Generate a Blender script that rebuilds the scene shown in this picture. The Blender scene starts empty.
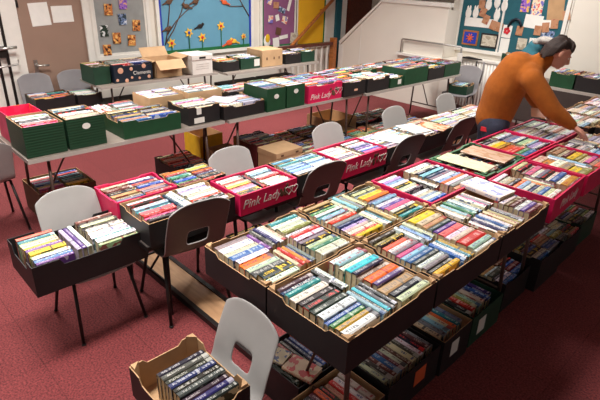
import bpy, bmesh, math, random
from mathutils import Vector, Matrix
from mathutils.bvhtree import BVHTree
random.seed(7)
C = bpy.context.scene.collection
PI = math.pi
H = 2.05

# ------------------------------------------------------------------ materials
def lin(c):
    return tuple((v/12.92 if v <= .04045 else ((v+.055)/1.055)**2.4) for v in [x/255 for x in c])
def newmat(name, rough=.6, metal=0.0):
    m = bpy.data.materials.new(name); m.use_nodes = True
    b = m.node_tree.nodes['Principled BSDF']
    b.inputs['Roughness'].default_value = rough; b.inputs['Metallic'].default_value = metal
    return m, m.node_tree.nodes, m.node_tree.links, b
def mat(name, rgb, rough=.6, metal=0.0, var=.12, scale=12.0, bump=0.0, bscale=200.0):
    m, N, L, b = newmat(name, rough, metal)
    c = lin(rgb)
    tc = N.new('ShaderNodeTexCoord'); nz = N.new('ShaderNodeTexNoise'); nz.inputs['Scale'].default_value = scale
    nz.inputs['Detail'].default_value = 4
    L.new(tc.outputs['Object'], nz.inputs['Vector'])
    r = N.new('ShaderNodeValToRGB')
    r.color_ramp.elements[0].position = .3; r.color_ramp.elements[1].position = .7
    r.color_ramp.elements[0].color = (*[v*(1-var) for v in c], 1)
    r.color_ramp.elements[1].color = (*[min(1, v*(1+var)) for v in c], 1)
    L.new(nz.outputs['Fac'], r.inputs['Fac']); L.new(r.outputs['Color'], b.inputs['Base Color'])
    if bump:
        n2 = N.new('ShaderNodeTexNoise'); n2.inputs['Scale'].default_value = bscale
        L.new(tc.outputs['Object'], n2.inputs['Vector'])
        bp = N.new('ShaderNodeBump'); bp.inputs['Strength'].default_value = bump; bp.inputs['Distance'].default_value = .004
        L.new(n2.outputs['Fac'], bp.inputs['Height']); L.new(bp.outputs['Normal'], b.inputs['Normal'])
    return m
def carpet():
    m, N, L, b = newmat('carpet', .95)
    tc = N.new('ShaderNodeTexCoord')
    n1 = N.new('ShaderNodeTexNoise'); n1.inputs['Scale'].default_value = 95; n1.inputs['Detail'].default_value = 3
    n2 = N.new('ShaderNodeTexNoise'); n2.inputs['Scale'].default_value = 1.2
    L.new(tc.outputs['Object'], n1.inputs['Vector']); L.new(tc.outputs['Object'], n2.inputs['Vector'])
    r = N.new('ShaderNodeValToRGB')
    r.color_ramp.elements[0].position = .3; r.color_ramp.elements[1].position = .72
    r.color_ramp.elements[0].color = (*lin((78, 26, 30)), 1); r.color_ramp.elements[1].color = (*lin((146, 64, 64)), 1)
    L.new(n1.outputs['Fac'], r.inputs['Fac'])
    # seams of the square carpet tiles
    bk = N.new('ShaderNodeTexBrick'); bk.offset = 0; bk.inputs['Scale'].default_value = 1.0
    bk.inputs['Brick Width'].default_value = .5; bk.inputs['Row Height'].default_value = .5
    bk.inputs['Mortar Size'].default_value = .003; bk.inputs['Color1'].default_value = (1, 1, 1, 1); bk.inputs['Color2'].default_value = (.9, .9, .9, 1)
    bk.inputs['Mortar'].default_value = (.68, .64, .64, 1)
    L.new(tc.outputs['Object'], bk.inputs['Vector'])
    mx = N.new('ShaderNodeMix'); mx.data_type = 'RGBA'; mx.blend_type = 'MULTIPLY'; mx.inputs[0].default_value = 1
    L.new(r.outputs['Color'], mx.inputs[6]); L.new(bk.outputs['Color'], mx.inputs[7])
    L.new(mx.outputs[2], b.inputs['Base Color'])
    bp = N.new('ShaderNodeBump'); bp.inputs['Strength'].default_value = .5; bp.inputs['Distance'].default_value = .004
    L.new(n1.outputs['Fac'], bp.inputs['Height']); L.new(bp.outputs['Normal'], b.inputs['Normal'])
    return m
def ribbed(name, rgb, period=.022):
    m, N, L, b = newmat(name, .5)
    c = lin(rgb)
    tc = N.new('ShaderNodeTexCoord'); w = N.new('ShaderNodeTexWave'); w.bands_direction = 'Z'
    w.inputs['Scale'].default_value = 1/period/3.0
    L.new(tc.outputs['Object'], w.inputs['Vector'])
    r = N.new('ShaderNodeValToRGB'); r.color_ramp.elements[0].color = (*[v*.75 for v in c], 1); r.color_ramp.elements[1].color = (*c, 1)
    r.color_ramp.elements[1].position = .35
    L.new(w.outputs['Fac'], r.inputs['Fac']); L.new(r.outputs['Color'], b.inputs['Base Color'])
    bp = N.new('ShaderNodeBump'); bp.inputs['Strength'].default_value = .4; bp.inputs['Distance'].default_value = .004
    L.new(w.outputs['Fac'], bp.inputs['Height']); L.new(bp.outputs['Normal'], b.inputs['Normal'])
    return m
def cover_mat():
    m, N, L, b = newmat('printed_book_cover', .38)
    A = N.new('ShaderNodeAttribute'); A.attribute_name = 'col'
    B = N.new('ShaderNodeAttribute'); B.attribute_name = 'ink'
    U = N.new('ShaderNodeUVMap'); U.uv_map = 'UVMap'
    s = N.new('ShaderNodeSeparateXYZ'); L.new(U.outputs['UV'], s.inputs['Vector'])
    def M(op, a, bb=None):
        n = N.new('ShaderNodeMath'); n.operation = op
        for i, v in enumerate((a, bb)):
            if v is None: continue
            if isinstance(v, (int, float)): n.inputs[i].default_value = v
            else: L.new(v, n.inputs[i])
        return n.outputs[0]
    u, v = s.outputs['X'], s.outputs['Y']; seed, style = A.outputs['Alpha'], B.outputs['Alpha']
    spine = M('LESS_THAN', v, 1.5)
    inv = M('LESS_THAN', M('ABSOLUTE', M('SUBTRACT', v, .5)), .2)
    t1 = M('MULTIPLY', M('GREATER_THAN', u, .07), M('LESS_THAN', u, M('ADD', .38, M('MULTIPLY', seed, .2))))
    t2 = M('MULTIPLY', M('GREATER_THAN', u, .64), M('LESS_THAN', u, M('ADD', .80, M('MULTIPLY', seed, .12))))
    zone = M('MULTIPLY', M('MAXIMUM', t1, t2), inv)
    cv = N.new('ShaderNodeCombineXYZ'); L.new(M('MULTIPLY', u, 58), cv.inputs[0]); L.new(M('MULTIPLY', v, 2.0), cv.inputs[1]); L.new(M('MULTIPLY', seed, 91), cv.inputs[2])
    nz = N.new('ShaderNodeTexNoise'); nz.inputs['Scale'].default_value = 1.0; nz.inputs['Detail'].default_value = 1
    L.new(cv.outputs[0], nz.inputs['Vector'])
    letters = M('MULTIPLY', zone, M('GREATER_THAN', nz.outputs['Fac'], .5))
    band = M('MULTIPLY', M('GREATER_THAN', style, .66), M('GREATER_THAN', u, .88))
    band2 = M('MULTIPLY', M('LESS_THAN', style, .16), M('LESS_THAN', M('ABSOLUTE', M('SUBTRACT', u, .6)), .03))
    dots = M('MULTIPLY', M('LESS_THAN', M('ABSOLUTE', M('SUBTRACT', u, .945)), .022), M('LESS_THAN', M('ABSOLUTE', M('SUBTRACT', v, .5)), .3))
    sp = M('MULTIPLY', spine, M('MAXIMUM', M('MAXIMUM', letters, dots), M('MAXIMUM', band, band2)))
    # front cover picture
    c2 = N.new('ShaderNodeCombineXYZ'); L.new(M('MULTIPLY', u, 3), c2.inputs[0]); L.new(M('MULTIPLY', v, 3), c2.inputs[1]); L.new(M('MULTIPLY', seed, 57), c2.inputs[2])
    n2 = N.new('ShaderNodeTexNoise'); n2.inputs['Scale'].default_value = 1.6; L.new(c2.outputs[0], n2.inputs['Vector'])
    pic = M('MULTIPLY', M('SUBTRACT', 1.0, spine), M('GREATER_THAN', n2.outputs['Fac'], .54))
    fac = M('MAXIMUM', sp, pic)
    mx = N.new('ShaderNodeMix'); mx.data_type = 'RGBA'
    L.new(fac, mx.inputs[0]); L.new(A.outputs['Color'], mx.inputs[6]); L.new(B.outputs['Color'], mx.inputs[7])
    L.new(mx.outputs[2], b.inputs['Base Color'])
    return m
def page_mat():
    m, N, L, b = newmat('book_pages', .8)
    tc = N.new('ShaderNodeTexCoord'); w = N.new('ShaderNodeTexNoise'); w.inputs['Scale'].default_value = 60
    L.new(tc.outputs['Object'], w.inputs['Vector'])
    r = N.new('ShaderNodeValToRGB'); r.color_ramp.elements[0].color = (*lin((176, 152, 112)), 1); r.color_ramp.elements[1].color = (*lin((224, 210, 178)), 1)
    L.new(w.outputs['Fac'], r.inputs['Fac']); L.new(r.outputs['Color'], b.inputs['Base Color'])
    return m
def wood(name, a, bcol, scale=3, rough=.4):
    m, N, L, b = newmat(name, rough)
    tc = N.new('ShaderNodeTexCoord'); mp = N.new('ShaderNodeMapping'); mp.inputs['Scale'].default_value = (1, 8, 8)
    n = N.new('ShaderNodeTexNoise'); n.inputs['Scale'].default_value = scale; n.inputs['Detail'].default_value = 6
    L.new(tc.outputs['Object'], mp.inputs['Vector']); L.new(mp.outputs['Vector'], n.inputs['Vector'])
    r = N.new('ShaderNodeValToRGB'); r.color_ramp.elements[0].color = (*lin(a), 1); r.color_ramp.elements[1].color = (*lin(bcol), 1)
    r.color_ramp.elements[0].position = .3; r.color_ramp.elements[1].position = .7
    L.new(n.outputs['Fac'], r.inputs['Fac']); L.new(r.outputs['Color'], b.inputs['Base Color'])
    return m
def picture(name, ca, cb, cc, scale=9, pos=(.42, .56)):
    m, N, L, b = newmat(name, .5)
    tc = N.new('ShaderNodeTexCoord'); n = N.new('ShaderNodeTexNoise'); n.inputs['Scale'].default_value = scale; n.inputs['Detail'].default_value = 3
    oi = N.new('ShaderNodeObjectInfo'); va = N.new('ShaderNodeVectorMath'); va.operation = 'ADD'
    L.new(tc.outputs['Object'], va.inputs[0]); mv = N.new('ShaderNodeMath'); mv.operation = 'MULTIPLY'; mv.inputs[1].default_value = 37
    L.new(oi.outputs['Random'], mv.inputs[0]); L.new(mv.outputs[0], va.inputs[1]); L.new(va.outputs[0], n.inputs['Vector'])
    r = N.new('ShaderNodeValToRGB'); r.color_ramp.interpolation = 'CONSTANT'
    r.color_ramp.elements[0].color = (*lin(ca), 1); r.color_ramp.elements[1].color = (*lin(cb), 1); r.color_ramp.elements[1].position = pos[0]
    e = r.color_ramp.elements.new(pos[1]); e.color = (*lin(cc), 1)
    L.new(n.outputs['Fac'], r.inputs['Fac']); L.new(r.outputs['Color'], b.inputs['Base Color'])
    return m

M_ = {}
M_['carpet'] = carpet()
M_['wall'] = mat('wall_paint', (228, 221, 209), .7, var=.03, scale=2)
M_['white'] = mat('white_gloss_paint', (232, 228, 220), .4, var=.03)
M_['ceil'] = mat('ceiling_paint', (235, 232, 225), .8, var=.02)
M_['door'] = mat('door_paint', (154, 126, 110), .45, var=.05, scale=3)
M_['black'] = mat('black_printed_card', (30, 27, 28), .55, var=.2)
M_['kraft'] = mat('brown_cardboard', (186, 148, 108), .8, var=.12, scale=9)
M_['tan'] = mat('tan_cardboard', (196, 160, 120), .8, var=.08, scale=9)
M_['pink'] = mat('crimson_pink_card', (214, 26, 84), .45, var=.1)
M_['green'] = mat('green_card', (18, 66, 38), .55, var=.15)
M_['dgreen'] = mat('dark_green_card', (24, 62, 44), .55, var=.15)
M_['sage'] = mat('leaf_green_card', (62, 108, 72), .55, var=.15)
M_['ribgreen'] = ribbed('ribbed_green_card', (16, 58, 34))
M_['navy'] = mat('navy_card', (22, 34, 48), .5, var=.15)
M_['maroon'] = mat('maroon_card', (92, 26, 34), .6, var=.15)
M_['yellow'] = mat('yellow_card', (222, 176, 30), .6, var=.1)
M_['whitecard'] = mat('white_card', (226, 222, 214), .6, var=.04)
M_['brownp'] = mat('dark_brown_card', (96, 66, 46), .7, var=.15)
M_['lgrey'] = mat('light_grey_polypropylene', (166, 163, 160), .42, var=.03, bump=.12, bscale=500)
M_['taupe'] = mat('shaded_taupe_polypropylene', (94, 88, 83), .42, var=.04, bump=.12, bscale=500)  # shade on the near chair backs is put into this darker colour
M_['bluegrey'] = mat('blue_grey_polypropylene', (128, 124, 126), .45, var=.04, bump=.12, bscale=500)
M_['steel'] = mat('black_tube_steel', (38, 33, 32), .4, .3)
M_['bsteel'] = mat('brown_tube_steel', (96, 76, 68), .35, .4)
M_['chrome'] = mat('brushed_metal', (190, 188, 184), .3, .9, var=.05)
M_['ttop'] = mat('grey_table_laminate', (138, 126, 116), .4, var=.05)
M_['tedge'] = mat('grey_table_edging', (176, 168, 160), .4, var=.05)
M_['board'] = wood('brown_hardboard', (168, 126, 90), (196, 154, 114), 4, .5)
M_['handrail'] = wood('varnished_handrail', (150, 84, 40), (190, 118, 62), 4, .3)
M_['dwood'] = wood('dark_red_wood', (70, 26, 18), (104, 44, 28), 3, .35)
M_['cover'] = cover_mat()
M_['pages'] = page_mat()
M_['paper'] = mat('white_paper', (238, 236, 230), .7, var=.03)
M_['teal'] = mat('teal_felt', (34, 92, 104), .85, var=.08)
M_['greyfoil'] = mat('silver_grey_backing', (150, 152, 150), .45, var=.16, scale=5)
M_['sky'] = mat('sky_blue_paper', (98, 152, 178), .8, var=.06, scale=3)
M_['purple'] = mat('mauve_paper', (140, 84, 124), .8, var=.1, scale=3)
M_['gold'] = mat('yellow_ochre_paper', (232, 176, 28), .8, var=.06, scale=3)
M_['blueb'] = mat('blue_border', (26, 56, 170), .6, var=.05)
M_['greenb'] = mat('green_border', (22, 104, 56), .6, var=.08)
M_['orange'] = mat('orange_label', (214, 92, 48), .6, var=.05)
M_['petal'] = mat('yellow_petal_paper', (240, 190, 60), .7, var=.08)
M_['redp'] = mat('red_paper', (204, 36, 48), .7, var=.08)
M_['peach'] = mat('peach_print', (226, 170, 140), .6, var=.1)
M_['skin'] = mat('skin', (212, 152, 130), .5, var=.06, scale=20)
M_['hair'] = mat('dark_brown_hair', (46, 31, 26), .7, var=.4, scale=60, bump=.5, bscale=120)
M_['jumper'] = mat('mustard_wool', (158, 84, 16), .95, var=.1, scale=25, bump=.35, bscale=320)
M_['jeans'] = mat('navy_denim', (44, 48, 66), .85, var=.15, scale=60)
M_['shoe'] = mat('black_leather', (24, 22, 22), .5)
M_['skirt'] = mat('dark_table_skirt', (62, 52, 48), .85, var=.1)
M_['greyfur'] = mat('grey_knit', (150, 144, 138), .95, var=.3, scale=40, bump=.8, bscale=60)
M_['pic_owl'] = picture('animal_print_warm', (60, 40, 28), (200, 120, 60), (236, 190, 110), 26)
M_['pic_blue'] = picture('animal_print_blue', (40, 58, 66), (110, 130, 170), (214, 220, 226), 26)
M_['pic_purple'] = picture('flower_print', (74, 44, 140), (150, 100, 200), (240, 190, 90), 26)
M_['pic_badger'] = picture('animal_print_dark', (24, 40, 30), (40, 60, 50), (220, 220, 220), 26)
M_['pic_multi'] = picture('children_picture', (230, 90, 90), (240, 220, 190), (120, 110, 190), 20)
M_['pic_craft'] = picture('brown_craft_card', (176, 120, 86), (190, 138, 104), (150, 60, 60), 14, (.45, .68))
M_['pic_orange'] = picture('orange_art', (46, 60, 100), (60, 96, 150), (226, 104, 40), 14)
M_['pic_cream'] = picture('cream_print', (170, 160, 140), (208, 200, 182), (196, 186, 168), 14)
M_['pic_bag'] = picture('pink_orange_print', (222, 40, 96), (230, 60, 110), (244, 150, 40), 8, (.5, .62))
em = bpy.data.materials.new('lit_diffuser'); em.use_nodes = True
_b = em.node_tree.nodes['Principled BSDF']; _b.inputs['Base Color'].default_value = (.9, .9, .9, 1)
_b.inputs['Emission Color'].default_value = (1, .95, .88, 1); _b.inputs['Emission Strength'].default_value = 5
M_['lamp'] = em

# ------------------------------------------------------------------ mesh helpers
class MB:
    def __init__(s): s.v = []; s.f = []; s.m = []; s.smooth = []
    def add(s, vs, fs, mi=0, sm=False):
        o = len(s.v); s.v += [tuple(v) for v in vs]
        for f in fs: s.f.append([o+i for i in f]); s.m.append(mi); s.smooth.append(sm)
    def box(s, x0, x1, y0, y1, z0, z1, mi=0, M=None):
        vs = [Vector((x, y, z)) for x in (x0, x1) for y in (y0, y1) for z in (z0, z1)]
        if M: vs = [M @ v for v in vs]
        s.add(vs, [(0, 1, 3, 2), (4, 6, 7, 5), (0, 4, 5, 1), (2, 3, 7, 6), (0, 2, 6, 4), (1, 5, 7, 3)], mi)
    def prism(s, pts, d, M, mi=0, cap=None):
        """pts 2-D outline in local XZ (counter clockwise), extruded along local Y by d."""
        n = len(pts); a = [M @ Vector((p[0], 0, p[1])) for p in pts]; b = [M @ Vector((p[0], d, p[1])) for p in pts]
        s.add(a+b, [list(range(n)), list(range(2*n-1, n-1, -1))], mi if cap is None else cap)
        s.add(a+b, [(i, i+n, (i+1) % n+n, (i+1) % n) for i in range(n)], mi)
    def tube(s, pts, r, n=8, mi=0, caps=True):
        pts = [Vector(p) for p in pts]; rs = r if isinstance(r, (list, tuple)) else [r]*len(pts)
        rings = []; up = None
        for i, p in enumerate(pts):
            d = (pts[min(i+1, len(pts)-1)]-pts[max(i-1, 0)]).normalized()
            if up is None: up = d.orthogonal().normalized()
            up = (up-d*up.dot(d)).normalized(); sd = d.cross(up)
            rings.append([p+(up*math.cos(2*PI*k/n)+sd*math.sin(2*PI*k/n))*rs[i] for k in range(n)])
        vs = [v for rg in rings for v in rg]; fs = []
        for i in range(len(pts)-1):
            for k in range(n): fs.append((i*n+k, i*n+(k+1) % n, (i+1)*n+(k+1) % n, (i+1)*n+k))
        s.add(vs, fs, mi, True)
        if caps: s.add(vs, [tuple(range(n-1, -1, -1)), tuple(range((len(pts)-1)*n, len(pts)*n))], mi)
    def ball(s, c, r, M=None, mi=0, nu=12, nv=8):
        c = Vector(c); r = r if isinstance(r, (list, tuple)) else (r, r, r)
        vs = []; fs = []
        for j in range(nv+1):
            t = PI*j/nv
            for i in range(nu):
                p = 2*PI*i/nu; q = Vector((math.sin(t)*math.cos(p)*r[0], math.sin(t)*math.sin(p)*r[1], math.cos(t)*r[2]))
                if M: q = M @ q
                vs.append(c+q)
        for j in range(nv):
            for i in range(nu): fs.append((j*nu+i, (j+1)*nu+i, (j+1)*nu+(i+1) % nu, j*nu+(i+1) % nu))
        s.add(vs, fs, mi, True)
    def build(s, name, mats, parent=None, loc=None, bevel=0):
        me = bpy.data.meshes.new(name); me.from_pydata(s.v, [], s.f)
        for m in (mats if isinstance(mats, (list, tuple)) else [mats]): me.materials.append(M_[m] if isinstance(m, str) else m)
        me.polygons.foreach_set('material_index', s.m); me.polygons.foreach_set('use_smooth', s.smooth)
        bm = bmesh.new(); bm.from_mesh(me); bmesh.ops.remove_doubles(bm, verts=bm.verts, dist=1e-5)
        bmesh.ops.recalc_face_normals(bm, faces=bm.faces); bm.to_mesh(me); bm.free()
        o = bpy.data.objects.new(name, me); C.objects.link(o)
        if parent: o.parent = parent
        if loc: o.location = loc
        if bevel:
            b = o.modifiers.new('bevel', 'BEVEL'); b.width = bevel; b.segments = 2; b.limit_method = 'ANGLE'
        return o
def tag(o, label, cat, group=None, kind=None):
    o['label'] = label; o['category'] = cat
    if group: o['group'] = group
    if kind: o['kind'] = kind
    return o
def thing(name, label, cat, loc=(0, 0, 0), rz=0, group=None):
    o = bpy.data.objects.new(name, None); o.empty_display_size = .1; C.objects.link(o)
    o.location = loc; o.rotation_euler = (0, 0, rz)
    return tag(o, label, cat, group)
def struct(o):
    o['kind'] = 'structure'; return o
def part_label(o, t): o['label'] = t; return o
def text_mesh(txt, size, m, parent, M, name='lettering', shear=.0, depth=.0008, ax='CENTER'):
    cu = bpy.data.curves.new('t', 'FONT'); cu.body = txt; cu.size = size; cu.shear = shear; cu.extrude = depth; cu.align_x = ax; cu.align_y = 'CENTER'
    t = bpy.data.objects.new('t', cu); C.objects.link(t)
    bpy.context.view_layer.update()
    me = bpy.data.meshes.new_from_object(t.evaluated_get(bpy.context.evaluated_depsgraph_get()))
    bpy.data.objects.remove(t)
    me.transform(M); me.materials.clear(); me.materials.append(M_[m])
    o = bpy.data.objects.new(name, me); C.objects.link(o); o.parent = parent
    return o
def copy_tree(o, parent=None):
    c = o.copy(); C.objects.link(c)
    if parent: c.parent = parent
    for ch in [x for x in bpy.data.objects if x.parent == o]: copy_tree(ch, c)
    return c

# ------------------------------------------------------------------ the room
XW, YW = -6.75, 7.70
def slab(name, x0, x1, y0, y1, z0, z1, m, parent=None, bevel=0):
    b = MB(); b.box(x0, x1, y0, y1, z0, z1); o = b.build(name, m, parent, bevel=bevel)
    if not parent: struct(o)
    return o
slab('floor', XW-.1, 3.0, -2.5, 9.6, -.1, 0, 'carpet')
slab('ceiling', XW-.1, 3.0, -2.5, 9.6, 3.2, 3.3, 'ceil')
slab('wall_left', XW-.12, XW, -2.5, 9.6, 0, 3.2, 'wall')
slab('wall_back', -4.45, 3.0, YW, YW+.12, 0, 3.2, 'wall')
slab('baseboard_back', -4.45, 3.0, YW-.015, YW, 0, .1, 'white')
# stair enclosure in the corner: sloping parapet, capping, steps and stage behind
YP = 7.32
b = MB()
b.prism([(-6.46, 0), (-4.30, 0), (-4.30, 1.60), (-5.58, 1.60), (-6.46, .80)], .07, Matrix.Translation((0, YP, 0)))
struct(b.build('wall_stair', 'wall'))
b = MB()
b.prism([(-6.48, .80), (-5.585, 1.60), (-5.56, 1.66), (-6.50, .86)], .11, Matrix.Translation((0, YP-.02, 0)))
b.prism([(-5.585, 1.60), (-4.28, 1.60), (-4.28, 1.66), (-5.56, 1.66)], .11, Matrix.Translation((0, YP-.02, 0)))
struct(b.build('trim_1', 'white'))
b = MB(); b.box(-6.5, -6.40, YP-.012, YP-.001, 0, .80); b.box(-6.0, -5.985, YP-.006, YP-.001, 0, 1.22)
struct(b.build('trim_2', 'white'))
slab('wall_stage', -4.40, -4.30, YP+.07, 9.5, 0, 1.55, 'wall')
slab('wall_rear', XW, -4.30, 9.3, 9.42, 0, 3.2, 'wall')
b = MB()
for k in range(5): b.box(-6.40+k*.26, -4.42, YP+.08, 8.6, k*.17, (k+1)*.17)
struct(b.build('trim_3', 'carpet'))
slab('door_2', XW, XW+.05, 7.75, 8.45, 0, 2.1, 'dwood')
slab('trim_4', XW, XW+.05, 7.42, 7.56, 0, 2.3, 'teal')
slab('trim_5', XW, XW+.03, 7.58, 7.72, 0, 2.3, 'white')
b = MB(); b.tube([(-6.62, 5.9, .77), (-6.62, 6.15, .80), (-6.62, 7.35, 1.68)], .03); b.tube([(-6.62, 6.1, .77), (-6.70, 6.1, .77)], .012)
b.tube([(-6.62, 7.0, 1.40), (-6.74, 7.0, 1.40)], .012)
hr = b.build('handrail', 'handrail'); tag(hr, 'varnished wooden handrail sloping up across the yellow board', 'handrail')
# dark rail and white balusters at the stair foot
t = thing('balustrade', 'low white balustrade with dark top rail at the foot of the stairs', 'balustrade', (-6.55, 6.2, 0))
b = MB(); b.box(-.04, .04, -.35, 1.0, .80, .85); b.build('top_rail', 'dwood', t)
b = MB(); b.box(-.05, .05, .96, 1.05, 0, .92); b.build('newel_post', 'handrail', t)
for k in range(9):
    b = MB(); b.box(-.014, .014, -.32+k*.145-.014, -.32+k*.145+.014, .03, .80); b.build('baluster', 'white', t)
b = MB(); b.box(-.03, .03, -.35, .96, 0, .04); b.build('bottom_rail', 'white', t)
# ledge and steel rail on the wall by the stairs
slab('trim_6', -5.15, -4.05, YP-.07, YP, .80, .84, 'white')
t = thing('wall_rail', 'grey metal hand rail above the white ledge', 'rail', (-4.6, YP-.05, .84))
b = MB(); b.tube([(-.47, 0, 0), (-.47, 0, .2), (-.45, 0, .22), (.62, 0, .22), (.64, 0, .20), (.64, 0, .0)], .014); b.build('bar', 'chrome', t)
for x in (-.47, .64):
    b = MB(); b.box(x-.03, x+.03, -.02, .04, 0, .012); b.build('foot_plate', 'chrome', t)
b = MB(); b.box(.60, .68, -.02, .0, -.03, .13); b.build('end_plate', 'white', t)
slab('trim_7', -4.29, -4.06, YP-.01, YP+.4, 0, .84, 'wall')
slab('trim_8', -2.66, -2.645, YW-.02, YW, 0, 3.2, 'white')

# doors on the left wall
fy = 1.0385
def wl(px_y): return px_y*fy
t = bpy.data.objects.new('door_1', None); C.objects.link(t); struct(t)
b = MB(); b.box(XW, XW+.045, 1.90, 2.66, 0, 2.2); b.build('door_leaf', 'door', t)
b = MB(); b.box(XW+.045, XW+.056, 1.985, 2.025, .76, .95); b.build('handle_plate', 'chrome', t)
b = MB(); b.tube([(XW+.05, 2.005, .89), (XW+.10, 2.005, .89), (XW+.105, 2.14, .885)], .011); b.build('door_handle', 'chrome', t)
b = MB(); b.box(XW+.045, XW+.06, 1.90, 1.93, 1.55, 1.63); b.build('hinge', 'steel', t)
b = MB(); b.box(XW, XW+.07, 1.80, 1.90, 0, 2.2); b.box(XW, XW+.07, 2.66, 2.745, 0, 2.2); struct(b.build('trim_9', 'white'))
t = bpy.data.objects.new('door_3', None); C.objects.link(t); struct(t)
b = MB(); b.box(XW, XW+.09, 1.05, 1.80, 0, 2.2); b.build('door_leaf', 'white', t)
for y in (1.60, 1.70):
    b = MB(); b.box(XW+.09, XW+.105, y-.015, y+.015, .02, 2.1); part_label(b.build('edge_strip', 'steel', t), 'black vertical edge strip')
b = MB(); b.tube([(XW+.10, 1.62, 1.12), (XW+.16, 1.62, 1.12), (XW+.16, 1.80, 1.13)], .016); b.build('push_bar', 'chrome', t)
b = MB(); b.box(XW+.09, XW+.15, 1.615, 1.685, 1.02, 1.14); b.build('lock_case', 'steel', t)
b = MB(); b.tube([(XW+.09, 1.42, .93), (XW+.17, 1.48, .91), (XW+.17, 1.78, .94), (XW+.12, 1.80, .98)], .011); b.build('pull_handle', 'chrome', t)
def sheet(name, label, cat, m, y0, y1, z0, z1, plane='L', d=.004, rot=0, off=0.0, group=None, bev=0):
    """flat rectangular thing hung on a wall (L = left wall, R = right wall)"""
    b = MB(); w, h = abs(y1-y0)/2, abs(z1-z0)/2; cy, cz = (y0+y1)/2, (z0+z1)/2
    if plane == 'L':
        M = Matrix.Translation((XW+off, cy, cz)) @ Matrix.Rotation(rot, 4, 'X'); b.box(0, d, -w, w, -h, h, 0, M)
    else:
        M = Matrix.Translation((cy, YW-off, cz)) @ Matrix.Rotation(rot, 4, 'Y'); b.box(-w, w, -d, 0, -h, h, 0, M)
    return tag(b.build(name, m), label, cat, group)
sheet('notice', 'white sheet with folded corner taped to the brown door', 'paper', 'paper', 2.04, 2.26, 1.34, 1.60, rot=.06, off=.046)
sheet('notice', 'wide typed white notice taped to the brown door beside the folded sheet', 'paper', 'paper', 2.29, 2.54, 1.37, 1.56, rot=.02, off=.046)

def wallboard(name, label, y0, y1, z0, z1, inner, border, bw=.03, frame='white', fw=.05):
    t = thing(name, label, 'display board', (XW, (y0+y1)/2, z0)); w = (y1-y0)/2; h = z1-z0
    b = MB(); b.box(0, .02, -w, w, 0, h); b.build('backing', inner, t)
    b = MB()
    for a in ((-w, -w+bw, 0, h), (w-bw, w, 0, h), (-w+bw, w-bw, 0, bw), (-w+bw, w-bw, h-bw, h)): b.box(.02, .026, *a)
    b.build('border', border, t)
    b = MB()
    for a in ((-w-fw, -w, -fw, h+fw), (w, w+fw, -fw, h+fw), (-w, w, -fw, 0), (-w, w, h, h+fw)): b.box(0, .035, *a)
    b.build('frame', frame, t)
    return t
wallboard('display_board', 'silver grey pin board with animal photographs left of the blue board', 2.80, 3.54, .92, 2.0, 'greyfoil', 'whitecard', .03)
wb = wallboard('display_board', 'sky blue board with paper flowers and birds on branches', 3.74, 5.38, .87, 2.0, 'sky', 'blueb', .035)
b = MB(); b.box(.027, .032, -.785, .785, .002, .05); part_label(b.build('grass_strip', 'greenb', wb), 'green paper strip along the bottom')
wallboard('display_board', 'mauve board with paper cut outs and a green border', 5.62, 6.38, .83, 2.0, 'purple', 'greenb', .03)
wallboard('display_board', 'plain yellow ochre board with a green border', 6.40, 7.13, .80, 2.0, 'gold', 'greenb', .03)
# animal photographs
for (px, pz, m, lab) in ((3.01, 1.50, 'pic_owl', 'owl coloured photo card at top left of the silver board'), (3.22, 1.57, 'pic_purple', 'purple flower photo card at the top of the silver board'),
                         (3.19, 1.375, 'pic_blue', 'blue and grey photo card in the middle of the silver board'), (3.38, 1.29, 'pic_owl', 'squirrel brown photo card at right of the silver board'),
                         (2.92, 1.24, 'pic_badger', 'black and white badger photo card at left of the silver board'), (3.08, 1.14, 'pic_owl', 'orange fox photo card low in the middle of the silver board'),
                         (3.29, 1.10, 'pic_owl', 'golden brown photo card at lower right of the silver board'), (2.93, .995, 'pic_owl', 'dark red photo card at bottom left of the silver board')):
    sheet('photo_card', lab, 'photo', m, px-.055, px+.055, pz-.07, pz+.07, rot=random.uniform(-.08, .08), off=.0265, group='animal photos on the silver board')
# flowers and birds on the blue board
def flower(y, z, h, lab, r=.075, core='redp'):
    t = thing('paper_flower', lab, 'paper flower', (XW+.033, y, z), group='yellow paper flowers on the blue board')
    for k in range(6):
        a = k*PI/3+.25; b = MB()
        pts = [(0, 0), (r*.28, r*.45), (0, r), (-r*.28, r*.45)]
        M = Matrix.Rotation(a, 4, 'X') @ Matrix.Rotation(PI/2, 4, 'Z')
        b.prism(pts, .003, M); b.build('petal', 'petal', t)
    b = MB(); b.ball((.004, 0, 0), (.006, r*.3, r*.3)); b.build('centre', core, t)
    b = MB(); b.box(-.001, .002, -.006, .006, -h, -r*.4); b.build('stem', 'greenb', t)
flower(3.90, 1.02, .12, 'yellow paper flower lowest at the left end of the blue board')
flower(4.20, 1.15, .25, 'yellow paper flower with a blue centre on the blue board', core='blueb')
flower(4.43, 1.07, .18, 'yellow paper flower with red centre under the black bird')
flower(4.78, 1.22, .33, 'tallest yellow paper flower on the blue board')
flower(5.22, 1.04, .16, 'small yellow paper flower at the right end of the blue board', .055)
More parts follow.
